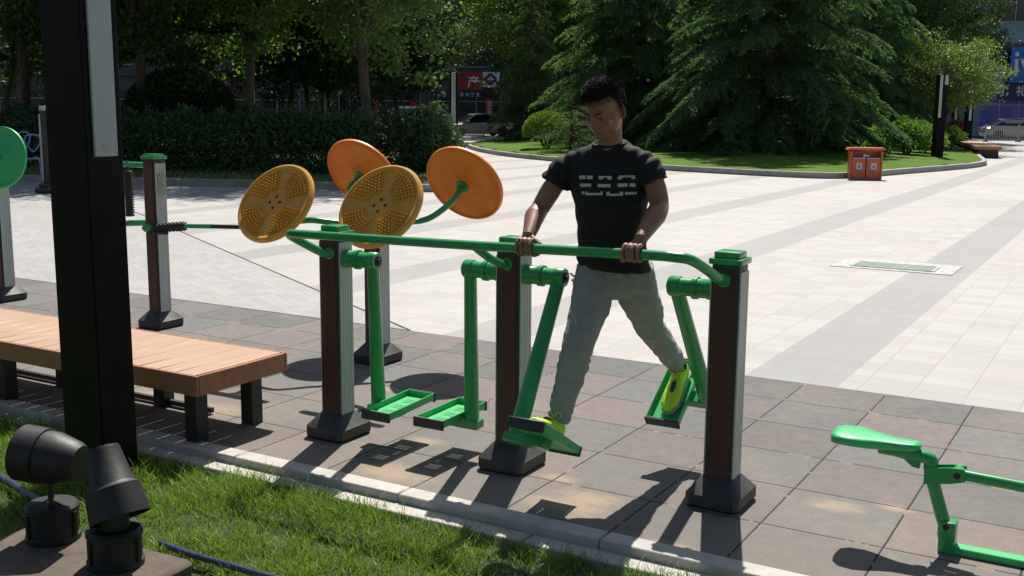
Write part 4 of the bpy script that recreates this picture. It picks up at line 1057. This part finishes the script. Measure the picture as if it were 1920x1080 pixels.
kj = make_conifer(23, 1.9, 1.35, .15, 'leaf_cedar_pale', 10, 'juniper', 1.4, .10, .6)
plant(kj, 1068, 39, 'low spreading juniper in front of the clipped globe shrub', None, 1.0, .5, cat='shrub')
tg = make_shrub(31, .92, .92, .78, 16000, .055, 'leaf_topiary', 'globe_shrub', tight=True)
GG = 'clipped globe shrubs'
plant(tg, 1022, 42, 'bright clipped globe shrub on the sunny lawn', GG)
plant(tg, 1075, 47, 'second clipped globe shrub, behind and right of the bright one', GG, .95)
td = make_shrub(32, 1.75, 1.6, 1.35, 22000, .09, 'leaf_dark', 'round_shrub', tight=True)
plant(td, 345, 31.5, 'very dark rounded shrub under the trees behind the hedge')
ts = make_shrub(33, 1.25, 1.0, .85, 5200, .13, 'leaf_shrub', 'bright_shrub', .6)
GS = 'pale leafy shrubs on the lawn bed'
for px, t, s, lab in ((1692, 38.5, .85, 'pale leafy shrub right above the waste bin'), (1722, 40.5, .75, 'pale leafy shrub left of the lamp column on the lawn tip'), (1650, 41, .75, 'tall pale shrub peeping out below the cedar branches'), (1772, 49, .6, 'small pale shrub between the two right lamp columns')):
    plant(ts, px, t, lab, GS, s)
tr_ = make_shrub(34, .6, .6, .7, 1500, .11, 'leaf_red', 'red_leaf_shrub', .6); plant(tr_, 1782, 54, 'small reddish leaved shrub beside the slender lamp column')
# hedge along the front of the left bed
def hedge(name, pts, hw, h, n, ls, leaf, label, seed):
    rng = np.random.default_rng(seed); pts = [Vector((*p, 0)) for p in pts]; seg = [(a, b_, (b_-a).length) for a, b_ in zip(pts, pts[1:])]; tot = sum(s[2] for s in seg)
    P = np.zeros((n, 3)); D = np.zeros((n, 3)); u_ = rng.random(n)*tot; w_ = np.clip(rng.normal(size=n)*.5, -1, 1); v_ = 1-rng.random(n)**2.2
    for i in range(n):
        q = u_[i]
        for a, b_, l_ in seg:
            if q <= l_: break
            q -= l_
        t_ = (b_-a)/l_; p = a+t_*min(q, l_); nn = Vector((-t_.y, t_.x, 0)); hh = h*(.93+.34*noise.noise(Vector((u_[i]*.9, seed, w_[i])))+.30*noise.noise(Vector((u_[i]*2.8, w_[i]*3, 0)))+.12*rng.random())
        wd = hw*(1-.35*v_[i]**3); P[i] = (p.x+nn.x*w_[i]*wd, p.y+nn.y*w_[i]*wd, .12+hh*v_[i]*(1-.3*w_[i]**2)); D[i] = (nn.x*w_[i], nn.y*w_[i], .7)
    c = P.mean(0); o = quads(name, leafquads(P, ls, ls*.35, rng, D, .5), leaf, base=(float(c[0]), float(c[1]), .1)); tag(o, label, 'hedge'); return o
hedge('hedge', [(-27, 11.5), (-20.5, 12.6), (-17, 13.8), (-14.8, 14.9)], .95, 1.32, 42000, .15, 'leaf_hedge', 'loose dark hedge along the bed behind the studded discs', 3)
hedge('hedge', [(-14.9, 15.2), (-14.1, 16.2), (-16, 19), (-18.5, 22.5)], .85, 1.38, 22000, .14, 'leaf_hedge', 'right end of the hedge, more sunlit, beside the far lamp column', 4)
rg2 = np.random.default_rng(5)
V = blades(16000, -33, -12, 7.2, 15.5, .12, .05, .11, .010, rg2, lambda X, Y: (Y > 9.2 + .2*(X+20)+.0*X) & (Y < 13.0+.36*(X+20)+2) & (X < -12.2))
tag(quads('bed_grass', V, 'grass_blade'), 'strip of shaded grass between hedge and kerb', 'grass', kind='stuff')
# stones on the lawn
for px, y_, s, lab in ((968, 252, .38, 'pale boulder on the lawn under the smallest cedar'), (990, 254, .25, 'small dark boulder beside the pale one on the lawn')):
    p = G(px, y_, .4); t_ = bmesh.new(); bmesh.ops.create_icosphere(t_, subdivisions=3, radius=1)
    for v in t_.verts: v.co = v.co*(1+.3*noise.noise(v.co*1.5))
    bm = BM(); add(bm, t_, Matrix.Translation(p) @ Matrix.Diagonal((s*1.4, s, s*.6, 1))); tag(ob('boulder', bm, 'rock', base=p), lab, 'boulder')

# ------------------------------------------------------------------ street furniture far off
# twin waste bin
p = G(1620, 336); wb = thing('waste_bin', (0, 0, 0), 'orange red twin waste bin with a roof, standing on the plaza by the lawn kerb', 'waste bin')
bm = BM()
for x in (-.40, .40): box(bm, (x, 0, .37), (.05, .42, .74), .008)
box(bm, (0, .19, .37), (.76, .03, .74), .004); box(bm, (0, 0, .03), (.76, .40, .05), .004); ob('cabinet', bm, 'bin_red', wb)
for x in (-.19, .19):
    bm = BM(); box(bm, (x, -.185, .29), (.355, .03, .50), .006); dd = ob('door', bm, 'bin_red', wb)
    bm = BM(); box(bm, (x+.01, -.203, .35), (.15, .006, .17), .001); st = ob('sticker', bm, 'white_paper', dd)
    bm = BM(); box(bm, (x+.01, -.208, .335), (.06, .004, .07), .001); box(bm, (x+.01, -.208, .395), (.10, .004, .012), 0); ob('pictogram', bm, 'bluegrey_mark', st)
    bm = BM(); box(bm, (x, -.02, .30), (.33, .29, .52), .02); box(bm, (x, -.17, .558), (.34, .03, .02), .003); ob('liner', bm, 'sign_white', wb)
bm = BM(); prism(bm, [(-.50, .77), (-.46, .83), (.46, .83), (.50, .77)], -.27, .27); ob('roof', bm, 'bin_red', wb)
bm = BM(); ball(bm, (-.03, -.08, .62), (.05, .05, .05)); ball(bm, (.06, -.06, .615), (.045, .045, .04)); ob('rubbish', bm, 'white_paper', wb)
wb.location = p; wb.rotation_euler = (0, 0, R(22)); wb.scale = (.95, .95, .98)
# far wooden benches
def far_bench(px, py, ln, rot, label, grp=None):
    o = thing('bench', (0, 0, 0), label, 'bench', grp); bm = BM()
    box(bm, (0, ln/2, .44), (.95, ln, .06), .01); ob('seat', bm, 'wood_plank', o)
    bm = BM(); box(bm, (-.46, ln/2, .38), (.03, ln, .10), .005); box(bm, (.46, ln/2, .38), (.03, ln, .10), .005); box(bm, (0, .015, .38), (.9, .03, .10), .005); ob('fascia', bm, 'bin_red', o)
    for k in np.linspace(.1, ln-.1, 5): bm = BM(); box(bm, (0, k, .20), (.75, .10, .40), .01); ob('leg', bm, 'bench_leg', o)
    o.location = G(px, py); o.rotation_euler = (0, 0, rot)
far_bench(1852, 297, 11, R(13), 'long far bench of pale planks between the lawn tip and the plaza')
# fitness post at the far left with blue hoops
fp = thing('fitness_post', (-17.1, 7.2, 0), 'dull grey fitness post with blue hoops, far left behind the green wheel', 'exercise machine')
bm = BM(); box(bm, (-17.1, 7.2, .85), (.16, .16, 1.7), .02); box(bm, (-17.1, 7.2, .06), (.42, .42, .12), .03); box(bm, (-17.1, 7.2, .16), (.3, .3, .1), .03); ob('post', bm, 'dark_frame', fp)
bm = BM(); box(bm, (-17.1, 7.2, 1.66), (.17, .17, .10), .02); box(bm, (-17.16, 7.11, .9), (.05, .02, 1.3), .005); ob('trim', bm, 'grey_aluminium', fp)
for dx, dz, rr, rw_ in ((-.55, 1.00, .20, .14), (-.30, .98, .17, .22), (-.85, .95, .16, .10)):
    bm = BM(); tube(bm, [(-17.1+dx+math.cos(a)*rw_, 7.1+math.sin(a*2)*.05, dz+math.sin(a)*rr) for a in np.linspace(0, 2*math.pi, 25)], .016, 8, cap=False); ob('hoop', bm, 'blue_paint', fp)
bm = BM(); tube(bm, curve([(-18.1, 7.15, .80), (-17.7, 7.15, .66), (-17.3, 7.15, .66), (-17.25, 7.15, .3), (-17.15, 7.15, .1)], 6), .025, 8); ob('bent_tube', bm, 'blue_paint', fp)

# ------------------------------------------------------------------ parked vehicles
def make_car(name, paint, kind, label, cat, s, t, ang, flip=1):
    """lofted body: stations along x with lower body and cabin outlines"""
    o = thing(name, (0, 0, 0), label, cat)
    if kind == 'sedan':
        Ln, W = 4.6, .90
        body = [(-2.30, .45, .62, .70), (-2.22, .28, .80, .84), (-1.9, .20, .90, .93), (-1.3, .18, .94, .97), (0, .17, .93, 1.), (1.0, .18, .88, .98), (1.8, .20, .78, .93), (2.2, .28, .66, .82), (2.3, .40, .55, .68)]
        cab = [(-1.95, .90), (-1.1, 1.36), (-.3, 1.45), (.35, 1.42), (1.25, .88)]
        gl = [(-1.75, .92), (-1.08, 1.30), (-.3, 1.385), (.32, 1.36), (1.08, .90)]; wx = (-1.42, 1.40); cw = .66
    else:
        Ln, W = 4.4, .86
        body = [(-2.2, .40, .95, .90), (-2.15, .28, 1.02, .94), (-1.7, .22, 1.05, 1.), (0, .20, 1.05, 1.), (1.2, .2, 1.02, .98), (1.75, .24, .92, .92), (2.12, .30, .80, .84), (2.2, .42, .68, .74)]
        cab = [(-2.18, 1.0), (-2.05, 1.78), (-1.5, 1.88), (.5, 1.86), (1.0, 1.72), (1.75, 1.02)]
        gl = [(-2.0, 1.08), (-1.92, 1.66), (-1.4, 1.74), (.5, 1.73), (.88, 1.62), (1.50, 1.06)]; wx = (-1.35, 1.35); cw = .72
    bm = BM(); rings = []
    for x, z0, z1, wf in body:
        w_ = W*wf; zm = z0+(z1-z0)*.55
        half = [(w_*.55, z0), (w_*.92, z0+.06), (w_, zm), (w_*.96, z1-.06), (w_*.80, z1), (w_*.3, z1+.015)]
        rings.append([bm.verts.new((x, y, z)) for y, z in half] + [bm.verts.new((x, -y, z)) for y, z in half[::-1]])
    n = 12
    for a, b_ in zip(rings, rings[1:]):
        for k in range(n): bm.faces.new((a[k], a[(k+1) % n], b_[(k+1) % n], b_[k]))
    bm.faces.new(rings[0]); bm.faces.new(rings[-1])
    cabf = lambda P_, w1, w2: ([bm.verts.new((x, (w1 if z < 1.1 else w2), z)) for x, z in P_], [bm.verts.new((x, -(w1 if z < 1.1 else w2), z)) for x, z in P_])
    a, b_ = cabf(cab, W*.88, cw); bm.faces.new(a); bm.faces.new(b_[::-1])
    for k in range(len(cab)): k2 = (k+1) % len(cab); bm.faces.new((a[k], b_[k], b_[k2], a[k2]))
    ob('body', bm, paint, o, ang=30)
    for s_ in (-1, 1):
        bm = BM(); vs = [bm.verts.new((x, s_*((W*.88 if z < 1.15 else cw)+.012 - (.0 if z < 1.15 else -.004)), z)) for x, z in gl]; bm.faces.new(vs)
        ob('side_window', bm, 'car_glass', o)
        bm = BM(); box(bm, (-.12, s_*(W*.80), 1.12 if kind == 'sedan' else 1.38), (.07, .10, .50), 0); 
        ob('pillar', bm, paint, o) if kind != 'sedan' else bm.free()
    for i0, i1, nm in ((0, 1, 'rear_window'), (len(cab)-2, len(cab)-1, 'windscreen')):
        (xa, za), (xb, zb_) = cab[i0], cab[i1]; d = Vector((xb-xa, 0, zb_-za)); n2 = Vector((-d.z, 0, d.x)).normalized()*.012
        if n2.x*(1 if i0 else -1) < 0: n2 = -n2
        f = lambda u_, w_, s_: Vector((xa+(xb-xa)*u_, s_*w_, za+(zb_-za)*u_))+n2
        wa, wb_ = (W*.8, cw*.9) if i0 == 0 else (cw*.9, W*.8)
        bm = BM(); bm.faces.new([bm.verts.new(v) for v in (f(.1, wa, 1), f(.92, wb_, 1), f(.92, wb_, -1), f(.1, wa, -1))]); ob(nm, bm, 'car_glass', o)
    for x in wx:
        for s_ in (-1, 1):
            bm = BM(); lathe(bm, [(.20, -.02), (.31, -.02), (.33, .03), (.33, .17), (.31, .20), (.20, .20)], (x, s_*(W*.80), .33), (0, s_, 0), 28); wv = ob('wheel', bm, 'tyre', o)
            bm = BM(); lathe(bm, [(.0, .17), (.05, .19), (.08, .165), (.19, .16), (.21, .195)], (x, s_*(W*.80), .33), (0, s_, 0), 20)
            for k in range(5): a_ = k*1.2566; box(bm, (x+math.cos(a_)*.12, s_*(W*.80+.185), .33+math.sin(a_)*.12), (.16, .02, .035), .004, Matrix.Rotation(-a_, 3, 'Y'))
            ob('rim', bm, 'rim', wv)
    for s_ in (-1, 1):
        zl = .74 if kind == 'sedan' else .9
        bm = BM(); box(bm, (-body[1][0]*-1-.0, s_*W*.70, zl+.02), (.16, .30, .14), .03); ob('tail_light', bm, 'tail_red', o)
        bm = BM(); box(bm, (body[-2][0]+.0, s_*W*.62, body[-2][2]-.09), (.20, .30, .12), .03); ob('headlight', bm, 'headlamp', o)
        bm = BM(); box(bm, (.95 if kind == 'sedan' else 1.25, s_*(W+.06), .96 if kind == 'sedan' else 1.12), (.12, .16, .11), .03); ob('mirror', bm, paint, o)
    q = P2(s, t); o.location = (q[0], q[1], -.03); o.rotation_euler = (0, 0, ang); return o
st_ = lambda px, t: ((px-960)*t/F, t)
AR = math.atan2(R2.y, R2.x)
make_car('parked_car', 'car_silver', 'sedan', 'silver sedan behind the railing, half hidden by the far black lamp column', 'car', *st_(893, 71.5), AR+math.pi+R(22))
make_car('parked_car', 'car_silver', 'sedan', 'silver sedan at the right edge under the blue shop sign', 'car', *st_(1897, 71), AR+R(-8))
make_car('parked_van', 'car_white', 'van', 'white van parked under the trees behind the right end of the hedge', 'van', *st_(795, 73), AR-R(25))
# railings between plaza and road
def railing(px0, px1, t, label, h=.85):
    a, b_ = Vector((*P2(*st_(px0, t)), 0)), Vector((*P2(*st_(px1, t)), 0)); d = (b_-a).normalized(); ln = (b_-a).length
    o = thing('railing', a, label, 'railing', 'railings between plaza and road'); M3 = Matrix.Rotation(math.atan2(d.y, d.x), 3, 'Z')
    nP = int(ln/2.2)+1
    for k in range(nP+1):
        p = a+d*ln*k/nP; bm = BM(); box(bm, p+Vector((0, 0, h*.55)), (.09, .09, h*1.1), .01, M3); box(bm, p+Vector((0, 0, .03)), (.3, .25, .06), .02, M3); ob('post', bm, 'rail_grey', o)
    bm = BM(); m_ = a+d*ln/2
    box(bm, m_+Vector((0, 0, h-.03)), (ln, .05, .06), 0, M3); box(bm, m_+Vector((0, 0, .12)), (ln, .05, .05), 0, M3)
    for k in range(int(ln/.13)): box(bm, a+d*(.07+k*.13)+Vector((0, 0, .47)), (.045, .025, .70), 0, M3)
    ob('bars', bm, 'rail_grey', o)
railing(1836, 1960, 66.5, 'grey picket railing in front of the silver car at the right edge', .95)
railing(690, 905, 67.5, 'grey picket railing in front of the silver car beside the far lamp column', .62)
# bicycles parked in front of the shops
def make_bike():
    o = thing('bicycle', (0, 0, 0), 'bicycle', 'bicycle')
    for x in (-.5, .5):
        bm = BM(); tube(bm, [(x+math.cos(a)*.33, 0, .33+math.sin(a)*.33) for a in np.linspace(0, 2*math.pi, 25)], .02, 6, cap=False)
        for k in range(8): a = k*math.pi/4; tube(bm, [(x, 0, .33), (x+math.cos(a)*.32, 0, .33+math.sin(a)*.32)], .004, 4, cap=False)
        ob('wheel', bm, 'tyre', o)
    bm = BM()
    for a, b_ in (((-.5, 0, .33), (-.2, 0, .85)), ((-.2, 0, .85), (.0, 0, .30)), ((.0, 0, .3), (.38, 0, .82)), ((-.18, 0, .78), (.38, 0, .84)), ((.5, 0, .33), (.36, 0, 1.0)), ((-.5, 0, .33), (0, 0, .30))): tube(bm, [a, b_], .018, 6)
    ob('frame', bm, 'rail_white', o)
    bm = BM(); tube(bm, [(.25, -.28, 1.02), (.36, -.1, 1.04), (.36, .1, 1.04), (.25, .28, 1.02)], .016, 6); ob('handlebar', bm, 'rail_white', o)
    bm = BM(); box(bm, (-.22, 0, .92), (.26, .15, .06), .02); ob('saddle', bm, 'black_plastic', o)
    return o
bk0 = make_bike()
for i, (px, lab) in enumerate(((648, 'parked bicycle just right of the lamp strip'), (664, 'parked bicycle second right of the lamp strip'), (706, 'parked bicycle first right of the pale forked trunk'), (718, 'parked bicycle second right of the pale forked trunk'), (731, 'parked bicycle third right of the pale forked trunk'), (744, 'parked bicycle fourth right of the pale forked trunk'), (757, 'parked bicycle in front of the dark red shop column'), (770, 'parked bicycle left of the nose of the white van'))):
    o = bk0 if i == 0 else copy_tree(bk0); q = P2(*st_(px, 69.2)); o.location = (q[0], q[1], 0); o.rotation_euler = (0, 0, AR+R(70+17*math.sin(i*2.1))); tag(o, lab, 'bicycle', 'bicycles parked beyond the hedge')

# ------------------------------------------------------------------ shops beyond the road
def to_street(o, s, t, rot=0): q = P2(s, t); o.location = (q[0], q[1], 0); o.rotation_euler = (0, 0, AR+rot); return o
def facade(label, x0, x1, t, H_, wallm, shopm, seed, depth=12):
    o = thing('shop_building', (0, 0, 0), label, 'building', 'shop buildings beyond the road'); rg = random.Random(seed); W = x1-x0
    bm = BM(); box(bm, (W/2, depth/2+.3, H_/2), (W, depth, H_)); ob('wall', bm, wallm, o)
    x = 0; bays = []
    while x < W-2: b_ = min(W-x, rg.uniform(4.5, 6.5)); bays.append((x, b_)); x += b_
    for x, b_ in bays:
        bm = BM(); box(bm, (x+.25, .15, 2.1), (.5, .6, 4.2), .03); ob('pilaster', bm, wallm, o)
        bm = BM(); box(bm, (x+b_/2+.25, .27, 1.5), (b_-.6, .10, 3.0)); sf = ob('shop_front', bm, shopm, o)
        bm = BM()
        for k in range(4): box(bm, (x+.6+(b_-.7)*k/3, .20, 1.5), (.06, .06, 3.0))
        box(bm, (x+b_/2+.25, .20, 2.3), (b_-.6, .05, .06)); ob('frame', bm, 'grey_aluminium', sf)
        z = 4.9
        while z < H_-2:
            bm = BM(); box(bm, (x+b_/2+.2, .27, z+1), (b_-1.6, .08, 1.7)); wv = ob('window', bm, 'window_glass', o)
            bm = BM()
            for k in range(3): box(bm, (x+1.0+(b_-1.6)*k/2, .20, z+1), (.06, .06, 1.76))
            box(bm, (x+b_/2+.2, .20, z+.12), (b_-1.5, .08, .08)); ob('frame', bm, 'rail_grey', wv); z += 3.2
    bm = BM(); box(bm, (W/2, .1, 4.25), (W, .5, .22)); ob('ledge', bm, wallm, o)
    bm = BM(); box(bm, (W/2, .15, H_+.1), (W+.3, .8, .35)); ob('cornice', bm, wallm, o)
    return to_street(o, x0, t)
facade('dark shop building behind the left grove', -62, -14, 89, 14.5, 'wall_render', 'shop_dark', 1)
facade('dark shop building with red and white signs behind the sedan', -13.8, 8, 88.5, 14.5, 'wall_render', 'shop_dark', 2)
facade('shop building hidden behind the cedars', 8.2, 32.5, 89.5, 16, 'wall_render', 'shop_dark', 3)
bl = facade('teal glass building with a purple lit shop at the right edge', 33.5, 60, 80.5, 16, 'wall_teal', 'shop_purple', 4)
# signs and lettering
def text_mesh(body, size, depth=.02, bold=0.):
    cu = bpy.data.curves.new('t', 'FONT'); cu.body = body; cu.size = size; cu.extrude = depth; cu.offset = bold; cu.resolution_u = 3
    o = bpy.data.objects.new('t', cu); COL.objects.link(o); bpy.context.view_layer.update()
    me = bpy.data.meshes.new_from_object(o.evaluated_get(bpy.context.evaluated_depsgraph_get())); bpy.data.objects.remove(o)
    me.materials.clear(); return me
def sign(name, label, px0, px1, y0, y1, t, m, build, cat='sign'):
    x0, x1 = (px0-960)*t/F, (px1-960)*t/F; z1, z0 = (CAM.z+(212.-y)*t/F for y in (y0, y1)); W, H_ = x1-x0, z1-z0
    o = thing(name, (0, 0, 0), label, cat); bm = BM(); box(bm, (W/2, 0, H_/2), (W, .16, H_), .01); ob('board', bm, m, o); build(o, W, H_)
    q = P2(x0, t); o.location = (q[0], q[1], z0); o.rotation_euler = (0, 0, AR); return o
def lettering(o, body, size, x, z, m='letter_white', bold=.0, name='lettering'):
    me = text_mesh(body, size, .015, bold); me.transform(Matrix.Translation((x, -.10, z)) @ Matrix.Rotation(math.pi/2, 4, 'X')); me.materials.append(MAT[m])
    q = bpy.data.objects.new(name, me); COL.objects.link(q); q.parent = o; return q
def b_red(o, W, H_): lettering(o, '\u4ea7', 1.0, W*.38, H_*.20, bold=.012)
sign('shop_sign', 'dark red sign with one white character, left of the white cross sign', 857, 903, 145, 178, 87.6, 'sign_red', b_red)
def b_cross(o, W, H_):
    cx, cz = W*.46, H_*.52; bm = BM()
    for dx, dz in ((.2, 0), (-.2, 0), (0, .2), (0, -.2)): lathe(bm, [(.27, 0), (.27, .03)], (cx+dx, -.085, cz+dz), (0, -1, 0), 24)
    box(bm, (cx, -.10, cz), (.5, .034, .5)); ob('emblem', bm, 'emblem_dark', o)
    bm = BM(); box(bm, (cx, -.126, cz), (.16, .02, .50)); box(bm, (cx, -.127, cz), (.50, .018, .16)); ob('cross', bm, 'letter_white', o)
sign('shop_sign', 'white sign with a dark four lobed emblem and white cross', 903.5, 934, 145, 172, 87.6, 'sign_white', b_cross)
def b_strip(o, W, H_):
    rg = random.Random(8); bm = BM(); x = .15
    while x < W-.3:
        for k in range(5): 
            if rg.random() < .5: box(bm, (x+.14, -.09, H_*.2+rg.random()*H_*.6), (.26, .02, .035))
            else: box(bm, (x+rg.random()*.28, -.092, H_*.5), (.035, .02, H_*.6))
        x += .42
    ob('lettering', bm, 'letter_white', o)
sign('shop_sign', 'narrow navy sign with small white lettering under the red sign', 858, 901, 181, 192, 87.5, 'sign_navy', b_strip)
sign('shop_sign', 'narrow navy sign with white lettering left of the far lamp column', 806, 842, 184, 192, 87.5, 'sign_navy', b_strip)
def b_vert(o, W, H_):
    bm = BM(); rg = random.Random(3)
    for k in range(4):
        z = H_*(.18+.2*k)
        for q in range(3): box(bm, (W/2, -.09, z+(q-1)*.07), (W*.55, .02, .028))
        box(bm, (W/2, -.092, z), (.03, .02, .2))
    ob('lettering', bm, 'letter_white', o)
sign('banner', 'upright red banner with white lettering right of the silver car roof', 908, 923, 193, 224, 87.3, 'sign_red', b_vert, 'banner')
sign('banner', 'plain dark red upright panel between the white van and the pale trunk', 768, 780, 192, 226, 87.3, 'sign_red', lambda o, W, H_: None, 'banner')
sign('banner', 'dark red upright panel with a white spot beside the pale forked trunk', 697, 712, 192, 224, 87.3, 'sign_red', lambda o, W, H_: ob('spot', (lambda b_: (lathe(b_, [(.14, 0), (.14, .02)], (W*.5, -.09, H_*.75), (0, -1, 0), 16), b_)[1])(BM()), 'letter_white', o), 'banner')
def b_blue(o, W, H_): lettering(o, 'iv', 2.5, .12, H_*.22, bold=.02)
sign('shop_sign', 'large blue shop sign with big pale letters at the right edge', 1872, 2080, 92, 157, 80.2, 'sign_blue', b_blue)
def b_dark(o, W, H_): lettering(o, '\u8d2d\uff0c\u793c\u54c1', .80, .25, H_*.30, bold=.012)
sign('shop_sign', 'black sign strip with white characters under the blue sign', 1838, 2080, 158.5, 188, 80.3, 'sign_navy', b_dark)
